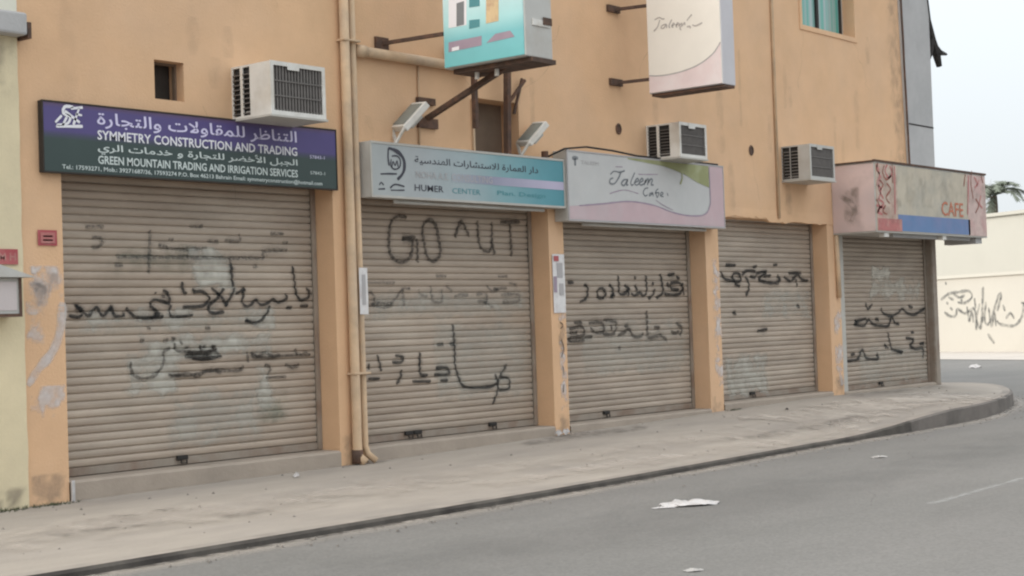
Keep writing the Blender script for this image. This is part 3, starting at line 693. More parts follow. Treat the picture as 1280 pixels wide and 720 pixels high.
writing('lettering', 'HUMER', (atY(518, 230, Y2).x, atY(554, 230, Y2).x, 2.85, 2.915), f2, M['black_print'], s2, .01)
writing('lettering', 'CENTER', (atY(565, 230, Y2).x, atY(600, 230, Y2).x, 2.85, 2.905), f2, M['teal_print'], s2)
writing('lettering', 'Plan. Design', (atY(621, 230, Y2).x, atY(681, 230, Y2).x, 2.85, 2.91), f2, M['teal_print'], s2, .01)
fe = crop_map(455, 180, 11.08, Y2); mb = MB()
for s_, wd in [([(345,300),(332,180),(335,60)], .028), ([(335,55),(420,85),(500,140),(552,230),(555,350),(520,430),(460,492)], .045), ([(380,170),(450,165),(500,220),(490,320),(420,350),(370,300),(375,210)], .02), ([(385,320),(400,240),(430,300),(455,230),(470,320)], .018),
    ([(225,415),(340,412),(455,415)], .022), ([(210,570),(235,530),(270,570)], .018), ([(195,625),(290,620)], .018), ([(360,610),(430,560),(560,590)], .02), ([(370,640),(560,640)], .016)]:
    ribbon(mb, fe(s_), wd, f2, 1, 3, .015, .1)
tag(mb.build('emblem', M['black_print'], s2, normals=False), kind='stuff')
mb = MB(); mb.tube([(11.5, -.1, 2.735), (13.9, -.1, 2.735)], .018, 8); mb.build('lamp_tube', M['grey_metal'], s2, smooth=True)
# sign 3
Y3 = -.20
S30, S31 = S21+.012, atY(905, 245, Y3).x
m3 = mat('white_panel', (.52, .515, .505), .5, .08, 2, (.49, .50, .495), .5, 1.2, bump=0)
s3 = board('shop_sign', 'white signboard with pink wavy border and cursive Taleem lettering', S30, S31, Y3, -.004, 2.625, 3.42, m3, M['lightgrey_print'], M['grey_metal'], .015)
f3 = sf(Y3)
c3s = (690, 180, 5.565)
fs = crop_map(*c3s, Y3)
def flat_poly(name, outline, surf, m, parent, lift=0):
    mb = MB(); mb.add([surf(*p) for p in outline], [tuple(range(len(outline)))]); o = mb.build(name, m, parent, normals=False)
    return o
def strip_poly(name, top, bot, surf, m, parent, n=40):
    mb = MB()
    for i in range(n+1):
        t = i/n
        for P in (bot, top):
            k = t*(len(P)-1); j = min(int(k), len(P)-2); q = Vector(P[j]).lerp(Vector(P[j+1]), k-j); mb.v.append(surf(q[0], q[1])); mb.a.append(1)
    for i in range(n): mb.f.append((2*i, 2*i+2, 2*i+3, 2*i+1))
    return mb.build(name, m, parent, normals=False)
ER = S31-.33
wave = smooth_path([(S30+.2, 2.80), (14.9, 2.84), (15.4, 2.885), (15.9, 2.86), (16.3, 2.79), (16.65, 2.76), (ER-.2, 2.775), (ER-.06, 2.84), (ER, 2.95)], .05)
mb = MB()
for p in wave:
    mb.v.append(f3(min(p[0], ER), p[1])); mb.v.append(f3(min(p[0], ER), 2.645)); mb.a += [1, 1]
for i in range(len(wave)-1): mb.f.append((2*i, 2*i+1, 2*i+3, 2*i+2))
mb.add([f3(S30+.02, 2.645), f3(S30+.2, 2.645), f3(S30+.2, 2.80), f3(S30+.02, 2.79)], [(0, 1, 2, 3)])
mb.add([f3(ER, 2.645), f3(S31-.02, 2.645), f3(S31-.02, 3.40), f3(ER, 3.40)], [(0, 1, 2, 3)])
mb.build('pink_border', M['pink_print'], s3, normals=False)
wave = [p for p in wave]+[Vector((ER, 3.1)), Vector((ER, 3.25)), Vector((ER-.01, 3.39))]
mb = MB(); ribbon(mb, [tuple(p) for p in wave], .022, lambda u, v: (u, Y3-.0045, v), 1, 3, .04, .1); mb.build('border_line', M['mauve_print'], s3, normals=False)
strip_poly('green_corner', [(15.4, 3.40), (16.0, 3.40), (ER-.02, 3.40)], [(15.4, 3.385), (16.2, 3.34), (16.6, 3.27), (16.9, 3.18), (ER-.02, 3.13)], lambda u, v: (u, Y3-.0035, v), M['green_print'], s3)
mb = MB(); ribbon(mb, fs([(830,150),(885,175),(905,230),(890,280)]), .03, lambda u, v: (u, Y3-.0055, v), 1, 3, .03, .1); mb.build('green_curl', M['green_print'], s3, normals=False)
def cursive(name, crop, strokes, wd, surf, m, parent, proj=None):
    f = proj or crop_map(*crop); mb = MB()
    for s_ in strokes: ribbon(mb, f(s_), wd, surf, 1, 3, .01, .1)
    return tag(mb.build(name, m, parent, normals=False), kind='stuff')
cursive('lettering', (*c3s, Y3), [[(405,212),(430,190),(470,196),(505,186)], [(478,196),(460,240),(432,276),(402,272),(404,246),(425,236)], [(528,248),(500,250),(482,275),(500,288),(526,250),(516,284),(530,282)], [(575,198),(548,262),(552,286),(566,280)],
    [(575,270),(602,252),(590,240),(572,272),(588,286),(605,276)], [(608,270),(634,252),(622,240),(604,272),(620,286),(638,276)], [(652,246),(640,286)], [(645,270),(664,244),(672,252),(662,286)], [(668,268),(686,244),(698,252),(688,282),(706,284)]], .026, f3, M['grey_print'], s3)
cursive('lettering', (*c3s, Y3), [[(668,305),(645,312),(634,340),(648,362),(664,352)], [(702,340),(680,345),(676,362),(700,345),(702,364)], [(738,312),(722,330),(730,372),(745,340)], [(715,340),(745,338)], [(755,358),(772,345),(760,336),(752,360),(775,366)], [(800,340),(806,362)]], .022, f3, M['grey_print'], s3)
cursive('lettering', (*c3s, Y3), [[(600,210),(640,212),(735,212)], [(440,158),(490,160)], [(400,345),(500,320),(600,345)], [(720,390),(780,430),(840,460)]], .014, f3, M['mauve_print'], s3)
writing('lettering', 'TALEEM', (atY(726, 203, Y3).x, atY(748, 203, Y3).x, 3.275, 3.315), f3, M['lightgrey_print'], s3)
mb = MB(); ribbon(mb, fs([(140,100),(160,95),(180,100)]), .05, f3, 1, 3, .02, .1); ribbon(mb, fs([(160,100),(160,150)]), .04, f3, 1, 3, .02, .1); mb.build('emblem', M['grey_print'], s3, normals=False)
mb = MB(); mb.tube([(14.6, -.1, 2.60), (17.2, -.1, 2.60)], .018, 8); mb.build('lamp_tube', M['grey_metal'], s3, smooth=True)
mb = MB(); mb.tube([(13.95, -.15, 3.33), (14.2, -.19, 3.43), (14.6, -.2, 3.475), (15.1, -.2, 3.465), (15.6, -.2, 3.435), (16.4, -.19, 3.435), (17.4, -.19, 3.435)], .012, 6)
tag(mb.build('cable', M['dark'], smooth=True), 'dark sagging cable lying along the top of the pink and white sign', 'cable')

# sign 5: deep projecting box at the corner
X5, Y5, Z50, Z51 = 20.77, -.68, 2.63, 3.63
XE = atY(1232, 250, Y5).x
s5 = thing('shop_sign', 'deep projecting corner signboard with faded red decoration and a blue band', 'sign', 'shop signboards over the shutters')
mb = MB(); mb.box(X5, XE, Y5, -.002, Z50, Z51); mb.build('casing', M['grey_metal'], s5)
m5 = mat('faded_beige_panel', (.53, .47, .375), .7, .14, 3, (.36, .35, .31), .6, 2, bump=.05)
mb = MB(); mb.box(X5+.02, XE-.02, Y5-.008, Y5-.001, Z50+.02, Z51-.02); mb.build('face', m5, s5)
m5b = mat('faded_pink_panel', (.68, .53, .50), .75, .16, 4, (.52, .42, .41), .8, 2.0, bump=.05)
mb = MB(); mb.box(X5-.008, X5-.001, Y5+.01, -.01, Z50+.02, Z51-.02); mb.build('side_face', m5b, s5)
f5 = sf(Y5-.008); xa = atY(1121, 250, Y5).x; xb = atY(1207, 250, Y5).x
mb = MB(); mb.box(X5+.022, xa, Y5-.0105, Y5-.0082, Z50+.022, Z51-.022); mb.build('decorated_strip', mat('decorated_strip', (.56, .45, .37), .7, .2, 9, (.50, .26, .22), .6, 4, bump=0), s5)
mb = MB(); mb.box(xa+.005, atY(1212, 280, Y5).x, Y5-.0105, Y5-.0082, Z50+.03, Z50+.27); mb.build('blue_band', M['blue_print'], s5)
mb = MB(); mb.box(xb+.05, XE-.025, Y5-.0105, Y5-.0082, Z50+.022, Z51-.022); mb.build('decorated_strip', mat('pink_strip', (.58, .44, .40), .7, .2, 9, (.50, .28, .27), .6, 4, bump=0), s5)
mb = MB(); mb.box(X5+.03, xa+.12, Y5-.0125, Y5-.0107, Z50+.025, Z50+.20); mb.build('red_band', M['faded_red'], s5)
c5 = (1030, 190, 5.12)
fq = sf(Y5-.011)
cursive('swirl', (*c5, Y5), [[(330,80),(350,150),(335,200),(360,240),(345,300)], [(400,80),(385,120),(410,165),(430,130),(415,90)], [(340,300),(375,330),(340,380),(370,400)], [(330,340),(380,360)], [(360,150),(345,230),(375,300)], [(445,90),(450,400)]], .045, fq, M['faded_red'], s5)
cursive('swirl', (*c5, Y5), [[(955,160),(975,200),(960,230)], [(985,180),(975,220)], [(920,150),(915,400)], [(1000,280),(990,330),(1010,360)]], .05, fq, M['faded_red'], s5)
cursive('swirl', (*c5, Y5), [[(340,70),(330,110),(352,140)], [(380,85),(370,130),(392,175),(425,150)], [(350,180),(372,210),(350,250)], [(395,200),(420,240),(392,290),(415,330)], [(330,300),(350,350),(335,390)], [(390,340),(372,380),(400,400)], [(430,60),(435,200)]], .035, fq, mat('brown_red_print', (.30, .12, .09), .7, .2, 8, bump=0), s5)
cursive('swirl', (*c5, Y5), [[(940,120),(935,200),(950,300)], [(1000,150),(1012,200)], [(965,300),(985,340),(965,390)], [(900,140),(890,220)]], .035, fq, bpy.data.materials['brown_red_print'], s5)
mb = MB(); blot(mb, 21.6, 24.9, 3.0, 3.6, lambda u, v: (u, Y5-.0118, v), .35, .2, .06, .05, 3, .5); mb.build('stain', M['drip'], s5, attr=True)
mb = MB(); blot(mb, 20.8, 21.6, 2.7, 3.6, lambda u, v: (u, Y5-.0135, v), .45, .15, .04, .04, 11, .4); mb.build('stain', M['drip'], s5, attr=True)
writing('lettering', 'CAFE', (atY(1176, 260, Y5).x, atY(1203, 260, Y5).x, Z50+.30, Z50+.52), fq, M['orange_print'], s5, .01)
mb = MB(); mb.box(X5-.02, XE+.01, Y5-.02, Y5+.02, Z51+.001, Z51+.03); mb.box(X5-.03, X5+.01, Y5+.02, -.01, Z51+.001, Z51+.02); mb.build('top_trim', M['rust'], s5)
mb = MB(); mb.box(24.3, XE-.1, Y5+.05, -.1, Z50-.09, Z50-.002); mb.box(21.5, 24.2, Y5+.1, Y5+.16, Z50-.05, Z50-.003); mb.build('underside_frame', M['concrete'], s5)
for xx in (21.05, 23.0):
    mb = MB(); mb.box(xx, xx+.14, Y5+.02, Y5+.10, Z50-.06, Z50-.004); mb.build('lamp_clip', M['white_metal'], s5)
mb = MB(); ribbon(mb, [(-.12, 3.2), (-.35, 3.0), (-.3, 2.8)], .12, lambda u, v: (X5-.010, u, v), 1, 7, .03)
blot(mb, -.45, -.05, 2.72, 3.3, lambda u, v: (X5-.0095, u, v), .8, .12, .03, .03, 4, .2); mb.build('stain', M['drip'], s5, attr=True)

# ------------------------------------------------------------ projecting box signs
def tilted(label, name='projecting_sign'): return thing(name, label, 'sign', 'box signs projecting from the upper wall')
XA0, XA1, YA0, YA1, ZA0, ZA1 = 11.60, 12.02, -1.75, -.735, 3.98, 5.7
pa = tilted('turquoise box sign with small photo prints, projecting over the pavement')
mb = MB(); mb.box(XA0+.01, XA1, YA0, YA1, ZA0, ZA1); mb.build('casing', M['grey_metal'], pa, bevel=.01)
ma = ramp_mat('turquoise_panel', 'Z', 3.98, 4.9, [(0, (.17, .50, .52)), (.28, (.20, .52, .56)), (.45, (.42, .72, .74)), (.8, (.62, .80, .82)), (1, (.64, .82, .84))])
mb = MB(); mb.box(XA0, XA0+.009, YA0+.012, YA1-.012, ZA0+.012, ZA1-.012); mb.build('face', ma, pa)
fa = lambda u, v: (XA0-.003, -u, v)
def crop_mapX(x0, y0, s, X):
    def f(pts):
        r = []
        for u, v in pts:
            p = atX(x0+u/s, y0+v/s, X); r.append((-p.y, p.z))
        return r
    return f
fpa = crop_mapX(540, 0, 7.2, XA0)
def print_quad(name, pts, m, parent, lift=0):
    mb = MB(); P = fpa(pts); mb.add([(XA0-.002-lift, -u, v) for u, v in P], [(0, 1, 2, 3)]); mb.build(name, m, parent, normals=False)
print_quad('photo_print', [(150,255),(312,225),(312,-300),(150,-300)], M['white_print'], pa)
print_quad('photo_print', [(222,238),(290,222),(290,10),(222,30)], M['grey_print'], pa, .001)
print_quad('photo_print', [(222,-20),(290,-30),(290,-250),(222,-240)], M['lightgrey_print'], pa, .001)
print_quad('photo_print', [(335,262),(430,240),(430,172),(335,182)], M['teal_print'], pa)
print_quad('photo_print', [(335,68),(430,55),(430,-30),(335,-25)], M['teal_print'], pa)
print_quad('photo_print', [(487,212),(600,188),(600,-120),(487,-120)], mat('peach_print', (.66, .50, .30), .6, .15, 5, (.40, .22, .17), .6, 8, bump=0), pa)
print_quad('photo_print', [(150,470),(448,408),(448,322),(150,382)], M['mauve_print'], pa)
print_quad('photo_print', [(180,462),(245,448),(245,415),(180,430)], M['white_print'], pa, .001)
print_quad('photo_print', [(490,388),(745,330),(705,275),(570,305)], M['mauve_print'], pa)
mb = MB(); mb.box(XA1-.30, XA1-.04, YA0-.012, YA0-.001, 4.28, 4.34); mb.build('end_clip', M['white_metal'], pa)
mb = MB(); mb.box(XA1-.15, XA1-.02, YA0-.02, YA0-.0125, 4.30, 4.37); mb.build('end_latch', M['rust'], pa)
mb = MB(); mb.box(XA0+.08, XA1+.02, YA0-.02, YA1-.05, ZA0-.045, ZA0-.002); mb.build('bottom_rail', M['rust'], pa)
for xx, yy in ((11.78, -1.25), (11.78, -1.0)):
    mb = MB(); mb.tube([(xx, yy, ZA0-.04), (xx, yy, ZA0-.11)], .022, 8); mb.build('bolt', M['white_metal'], pa)
mb = MB(); mb.bar((11.50, -.004, 4.32), (11.62, YA1+.01, 4.33), .035, .035); mb.box(11.40, 11.58, -.03, -.001, 4.24, 4.38); mb.build('bracket', M['rust'], pa)
mb = MB(); mb.bar((12.13, -.01, 3.62), (11.85, -1.33, 3.96), .05, .05); mb.build('strut', M['rust'], pa)
mb = MB(); mb.box(11.98, 12.27, -.04, -.001, 3.52, 3.62); mb.box(11.98, 12.24, -.04, -.001, 3.76, 3.83); mb.build('wall_plate', M['rust'], pa)
# posts standing on the teal sign's back frame
st = thing('sign_support_frame', 'rusty upright posts behind the turquoise box sign, over the brown wall recess', 'frame')
mb = MB(); mb.bar((12.72, -.16, 3.55), (12.72, -.16, 4.35), .05, .05); mb.build('post', M['rust'], st)
mb = MB(); mb.bar((13.28, -.12, 3.315), (13.28, -.16, 4.35), .06, .06); mb.build('post', M['rust'], st)
mb = MB(); mb.bar((13.30, -.12, 3.85), (13.62, -.12, 4.15), .03, .03); mb.build('brace', M['rust'], st)
mb = MB(); mb.bar((13.66, -.05, 4.18), (13.50, -.05, 3.78), .025, .025); mb.build('brace', M['rust'], st)
mb = MB(); mb.bar((12.4, -.10, 4.38), (13.7, -.10, 4.38), .05, .05); mb.build('cross_bar', M['rust'], st)

XB0, XB1, YB0, YB1, ZB0, ZB1 = 15.60, 15.88, -1.42, -.405, 4.145, 6.3
pb = tilted('cream white box sign with thin cursive script, projecting between two brackets')
mb = MB(); mb.box(XB0+.01, XB1, YB0, YB1, ZB0, ZB1); mb.build('casing', mat('pale_lilac_casing', (.56, .54, .56), .6, .06, 4), pb, bevel=.008)
mb = MB(); mb.box(XB0, XB0+.009, YB0+.008, YB1-.008, ZB0+.008, ZB1-.008); mb.build('face', mat('cream_panel', (.80, .77, .71), .5, .05, 2), pb)
mbw = MB(); top = smooth_path([(.415, 4.36), (.6, 4.34), (.85, 4.35), (1.1, 4.40), (1.3, 4.50), (1.41, 4.62)], .04)
for p in top:
    mbw.v += [(XB0-.002, -p[0], p[1]), (XB0-.002, -p[0], 4.155)]; mbw.a += [1, 1]
for i in range(len(top)-1): mbw.f.append((2*i, 2*i+1, 2*i+3, 2*i+2))
mbw.build('pink_border', mat('pale_pink_print', (.74, .62, .62), .6, .08, 3, (.78, .72, .72), .7, 2.5, bump=0), pb, normals=False)
mb = MB(); ribbon(mb, [tuple(p) for p in top], .016, lambda u, v: (XB0-.004, -u, v), 1, 3, .03, .1); mb.build('border_line', M['lightgrey_print'], pb, normals=False)
cursive('lettering', None, [[(120,215),(200,172),(262,200),(300,190)], [(215,215),(178,330),(125,400),(105,410)], [(330,290),(265,310),(235,355),(280,365),(335,300),(335,360)], [(430,205),(380,320),(400,360)], [(430,320),(480,290),(460,270),(430,330),(460,350)],
    [(500,320),(550,280),(530,265),(505,330),(530,345)], [(570,270),(560,330),(610,270),(610,330),(660,260),(665,310)], [(600,330),(575,360),(600,400)], [(790,115),(735,180),(700,230)], [(700,340),(760,330),(760,370)], [(800,300),(860,320),(980,265)]], .020,
    lambda u, v: (XB0-.003, -u, v), mat('faint_grey_print', (.45, .42, .40), .6, .1, 5, bump=0), pb, proj=crop_mapX(810, 10, 14.4, XB0))
for zz in (5.19, 4.315):
    mb = MB(); mb.bar((15.50, -.004, zz), (15.64, YB1+.01, zz+.01), .035, .035); mb.box(15.36, 15.60, -.035, -.001, zz-.035, zz+.045); mb.build('bracket', M['rust'], pb)
mb = MB(); mb.box(XB0+.03, XB1-.01, YB0+.01, YB1-.02, ZB0-.03, ZB0-.001); mb.build('bottom_rail', M['rust'], pb)

# ------------------------------------------------------------ air conditioners
def aircon(label, x0, x1, yf, z0, z1, casing, rust=False, op=((.52, .70), (.77, .96)), fin='fin'):
    t = thing('air_conditioner', label, 'air conditioner', 'window air conditioners on the facade')
    tk = .03
    mb = MB()      # hollow casing: top, bottom, two sides with louvre openings
    mb.box(x0, x1, yf, -.001, z1-.018, z1).box(x0, x1, yf, -.001, z0, z0+.018)
    for xs in ((x0, x0+.014), (x1-.014, x1)):
        mb.box(*xs, yf, yf-op[0][0]*yf, z0+.018, z1-.018); mb.box(*xs, yf-op[0][1]*yf, yf-op[1][0]*yf, z0+.018, z1-.018); mb.box(*xs, yf-op[1][1]*yf, -.001, z0+.018, z1-.018)
    mb.box(x0+.014, x1-.014, yf+.02, yf+.34, z0+.05, z0+.055)
    mb.build('casing', casing, t)
    mb = MB(); mb.box(x0+.03, x1-.03, yf+.05, -.02, z0+.02, z1-.02); mb.build('core', M['fin_gap'], t)
    mb = MB(); fr = .035
    mb.box(x0-.003, x1+.003, yf-.012, yf-.001, z1-fr, z1+.003).box(x0-.003, x1+.003, yf-.012, yf-.001, z0-.003, z0+fr).box(x0-.003, x0+fr, yf-.012, yf-.001, z0+fr, z1-fr).box(x1-fr, x1+.003, yf-.012, yf-.001, z0+fr, z1-fr)
    mb.build('front_frame', casing, t)
    n = 16; mb = MB(); a = x0+fr; b = x1-fr
    mb.box(0, (b-a)/n*.55, 0, .012, 0, z1-z0-2*fr); me = mb.mesh('fin', M['fin'])
    for i in range(n):
        o = link('fin', me, t); o.location = (a+(b-a)*(i+.2)/n, yf+.004, z0+fr)
    for k in range(2):
        mb = MB(); zz = z0+fr+(z1-z0-2*fr)*(k+1)/3; mb.box(a, b, yf-.004, yf+.002, zz-.006, zz+.006); mb.build('cross_wire', M['fin'], t)
    me2 = None
    for j, (ya, yb) in enumerate([(yf-p*yf, yf-q*yf) for p, q in op]):
        for i in range(9):
            zz = z0+.04+(z1-z0-.08)*i/9; mb = MB(); mb.bar((x0+.010, ya, zz), (x0+.010, yb, zz), .03, .008); o = mb.build('louvre', M[fin], t)
    mb = MB(); mb.box(x0-.02, x1+.02, yf-.02, -.002, z0-.022, z0-.004); mb.build('tray', M['pale_rail'] if not rust else M['rust'], t)
    for xx in (x0+.06, x1-.06):
        mb = MB(); mb.bar((xx, -.01, z0-.22), (xx, yf+.12, z0-.04), .025, .025); mb.build('bracket', M['rust'], t) if rust else None
    mb = MB(); mb.box(x0+.2, x0+.34, yf-.018, yf-.0125, z1-fr-.03, z1-.002); mb.build('hinge_plate', casing, t)
    return t
aircon('large white air conditioner over the right part of the purple sign', 9.54, 10.20, -.51, 3.405, 3.875, M['white_metal'])
aircon('air conditioner resting just above the pink and white sign', 16.10, 16.70, -.47, 3.435, 3.85, M['white_metal'], op=((.28, .60), (.68, .94)))
aircon('greyish air conditioner beside the thin wall pipe, left of the faded red sign', 19.36, 20.05, -.43, 3.34, 3.81, M['grey_metal'], False, ((.40, .68), (.70, .97)), 'fin_light')

# ------------------------------------------------------------ floodlights on the teal sign
def flood(label, x, y, z, s=1.0):
    t = thing('floodlight', label, 'floodlight', 'floodlights standing on the teal sign')
    mb = MB(); c = Vector((x, y, z)); ax = Vector((.55, -.25, .62)).normalized(); sd = Vector((.25, .96, .0)).normalized(); sd = (sd-ax*sd.dot(ax)).normalized(); nn = ax.cross(sd).normalized()
    if nn.x > 0: nn = -nn
    def slab(mb, w, h, d0, d1, cc=c):
        v = [cc+ax*i*h/2+sd*j*w/2+nn*k for i in (-1, 1) for j in (-1, 1) for k in (d0, d1)]
        mb.add(v, [(0, 1, 3, 2), (4, 6, 7, 5), (0, 4, 5, 1), (2, 3, 7, 6), (0, 2, 6, 4), (1, 5, 7, 3)])
    slab(mb, .30*s, .36*s, -.05, .02); mb.build('housing', M['white_metal'], t, bevel=.01)
    mb = MB(); slab(mb, .24*s, .29*s, .021, .026); mb.build('glass', M['lamp_glass'], t)
    mb = MB(); slab(mb, .12*s, .16*s, -.10, -.051); mb.build('ballast_box', M['grey_metal'], t)
    lo = c-ax*.17*s
    for sgn in (-1, 1):
        mb = MB(); p = lo+sd*sgn*.14*s; mb.bar(p, (p.x-.02, p.y*.3-.06, 3.314), .028, .02); mb.build('arm', M['white_metal'], t)
    return t
flood('floodlight tilted up on the left end of the teal signboard', 11.70, -.16, 3.60, 1.0)
flood('smaller floodlight on the right end of the teal signboard, beside the brown recess', 13.66, -.16, 3.57, .9)
mb = MB(); mb.tube([(13.93, -.12, 3.315), (13.93, -.12, 3.39)], .04, 10); o = tag(mb.build('junction_box', M['rust'], bevel=.004), 'little rusty round box on top of the teal sign, right of the smaller floodlight', 'junction box')

# ------------------------------------------------------------ pipes
dp = thing('drainpipe', 'pair of painted vertical drainpipes between the first and second shutters', 'pipe')
zt = 9.4
mb = MB(); mb.tube([(10.93, -.06, zt), (10.93, -.06, .34), (10.94, -.07, .26), (10.98, -.11, .20)], .048, 12); mb.build('pipe', M['pipe'], dp, smooth=True)
mb = MB(); mb.tube([(11.05, -.045, zt), (11.05, -.045, .36), (11.07, -.06, .28), (11.13, -.11, .21)], .034, 12); mb.build('pipe', M['pipe'], dp, smooth=True)
for zz in (8, 6.0, 4.27, 1.05):
    mb = MB(); mb.box(10.875, 11.10, -.112, -.002, zz, zz+.022); mb.build('clamp', M['pipe'], dp, bevel=.006)
mb = MB(); mb.tube([(10.93, -.06, .33), (10.93, -.06, .20)], .056, 12); mb.build('boot', M['rust'], dp, smooth=True)
hp = thing('horizontal_pipe', 'thick painted pipe running sideways from the drainpipes behind the turquoise sign', 'pipe')
mb = MB(); mb.tube([(11.12, -.06, 4.20), (12.80, -.06, 4.20)], .052, 12); mb.build('pipe', M['pipe'], hp, smooth=True)
mb = MB(); mb.tube([(11.09, -.06, 4.20), (11.2, -.06, 4.20)], .062, 12); mb.build('collar', M['pipe'], hp, smooth=True)
tp = thing('wall_conduit', 'thin painted pipe running down the wall left of the greyish air conditioner', 'pipe')
mb = MB(); mb.tube([(19.22, -.022, 9.5), (19.215, -.022, 6), (19.20, -.022, 2.82)], .022, 8); mb.build('pipe', M['pipe'], tp, smooth=True)
mb = MB(); mb.tube([(12.02, -.014, 4.15), (12.0, -.014, 3.3)], .010, 6); tag(mb.build('wall_wire', M['pipe'], smooth=True), 'thin painted wire hanging down from the horizontal pipe', 'wire')

# ------------------------------------------------------------ notices on pillars
def notice(name, label, cat, x0, x1, z0, z1, m, y=-.010, bits=()):
    t = thing(name, label, cat)
    mb = MB(); n = 4
    for i in range(n+1):
        for j in range(n+1):
            mb.v.append((x0+(x1-x0)*i/n, y-.004*abs(noise.noise(Vector((i*.7, j*.9, x0)))), z0+(z1-z0)*j/n)); mb.a.append(1)
    for i in range(n):
        for j in range(n): q_ = i*(n+1)+j; mb.f.append((q_, q_+n+1, q_+n+2, q_+1))
    mb.build('sheet', m, t)
    for (a, b, c, d, mm) in bits:
        mb = MB(); w_, h_ = x1-x0, z1-z0; mb.box(x0+a*w_, x0+b*w_, y-.0065, y-.005, z0+c*h_, z0+d*h_); mb.build('print', mm, t)
    return t
notice('red_notice', 'small dark red framed notice on the left pillar above the paper scraps', 'notice', 7.47, 7.65, 2.235, 2.36, M['red_print'], bits=[(.12, .88, .15, .85, M['faded_red']), (.25, .75, .55, .65, M['red_print']), (.25, .75, .3, .4, M['red_print'])])
notice('paper_notice', 'narrow white notice taped beside the drainpipes left of the GO UT shutter', 'notice', 11.00, 11.115, 1.63, 2.08, M['paper'], y=-.085, bits=[(.3, .7, .2, .85, M['lightgrey_print'])])
notice('poster_strip', 'narrow strip of torn posters on the pillar right of the GO UT shutter', 'poster', 14.14, 14.36, 1.60, 2.26, M['paper'], bits=[(.1, .5, .88, .97, M['red_print']), (.35, .8, .6, .85, M['lightgrey_print']), (.05, .3, .35, .62, M['mauve_print']), (.5, .85, .3, .5, M['lightgrey_print'])])
# handwriting on the white strip of pillar 3
mb = MB()
for s_ in [[(14.24, 1.5), (14.30, 1.46), (14.25, 1.42)], [(14.26, 1.3), (14.30, 1.2), (14.25, 1.1)], [(14.27, 1.0), (14.29, .9)], [(14.28, .8), (14.26, .7)]]:
    ribbon(mb, s_, .03, lambda u, v: (u, -.008, v), .9, 5, .02)
tag(mb.build('graffiti', M['ink'], bld, attr=True), kind='stuff')
mb = MB(); mb.box(7.715, 7.745, -.03, -.013, .16, .34); tag(mb.build('white_strip', M['litter'], bevel=.003), 'short upright white strip at the left foot of the widest shutter', 'strip')

# ------------------------------------------------------------ left neighbour
nb = thing('neighbour_building', 'yellowish plastered building at the left edge with a grey ledge', 'building')
mb = MB(); n = 40
zs = [-.1+4.0*i/n for i in range(n+1)]
for z in zs:
    e_ = 7.315+.012*noise.noise(Vector((0, z*4, 1)))+.02*(z < 1.0)*0
    for p in ((2, -.03), (e_, -.03), (e_+.004, -.002), (e_+.004, .3)): mb.v.append((p[0], p[1], z)); mb.a.append(1)
for i in range(n):
    for j in range(3): q_ = i*4+j; mb.f.append((q_, q_+1, q_+5, q_+4))
mb.build('wall', M['cream_plaster'], nb, normals=False)
mb = MB(); mb.box(2, 7.325, -.02, 9, 3.902, 8.0); mb.box(2, 7.32, .31, 9, -.1, 3.9); mb.build('upper_wall', M['pale_plaster'], nb)
mb = MB(); mb.box(2, 7.33, -.16, -.021, 3.88, 4.06); mb.build('ledge', M['concrete'], nb, bevel=.02)
mb = MB(); mb.box(7.335, 7.37, -.15, -.001, 3.86, 3.99); mb.build('ledge_end', M['rust'], nb, bevel=.004)
mb = MB(); blot(mb, 6.6, 7.3, 3.3, 3.88, lambda u, v: (u, -.034, v), .6, .2, .04, .04, 4, .3); blot(mb, 6.6, 7.30, .1, .35, lambda u, v: (u, -.034, v), .8, .1, .04, .04, 8, .3); mb.build('stain', M['drip'], nb, attr=True)
# letter box with a little pitched roof, red plate over it
lb = thing('letter_box', 'pale wall box with small pitched roof on the yellow wall at the left edge', 'box')
xr = atY(28, 370, -.22).x; z0_, z1_ = atY(20, 396, -.22).z, atY(20, 347, -.22).z
mb = MB(); mb.box(xr-.62, xr, -.20, -.035, z0_, z1_); mb.build('body', M['grey_metal'], lb, bevel=.006)
mb = MB(); mb.box(xr-.58, xr-.04, -.206, -.201, z0_+.05, z1_-.03); mb.build('door', mat('pale_door', (.56, .50, .49), .6, .06, 3), lb)
mb = MB(); mb.box(xr-.62, xr+.003, -.212, -.2065, z0_, z0_+.025).box(xr-.02, xr+.003, -.212, -.2065, z0_+.025, z1_); mb.build('door_edge', M['rust'], lb)
mb = MB(); cx_ = xr-.12; mb.add([(cx_-.55, -.26, z1_+.002), (cx_+.22, -.26, z1_+.002), (cx_-.10, -.26, z1_+.10), (cx_-.55, -.036, z1_+.002), (cx_+.22, -.036, z1_+.002), (cx_-.10, -.036, z1_+.10)], [(0, 1, 2), (3, 5, 4), (0, 3, 4, 1), (1, 4, 5, 2), (2, 5, 3, 0)]); mb.build('roof', M['grey_metal'], lb)
rp = thing('red_plate', 'red plate with pale lettering above the pitched roof box', 'plate')
p0 = atY(23, 321, -.05); mb = MB(); mb.box(p0.x-.5, p0.x, -.045, -.036, p0.z-.06, p0.z+.06); mb.build('plate', M['red_print'], rp)
writing('lettering', 'M H', (p0.x-.17, p0.x-.02, p0.z-.03, p0.z+.03), lambda u, v: (u, -.047, v), M['faded_red'], rp, .02)
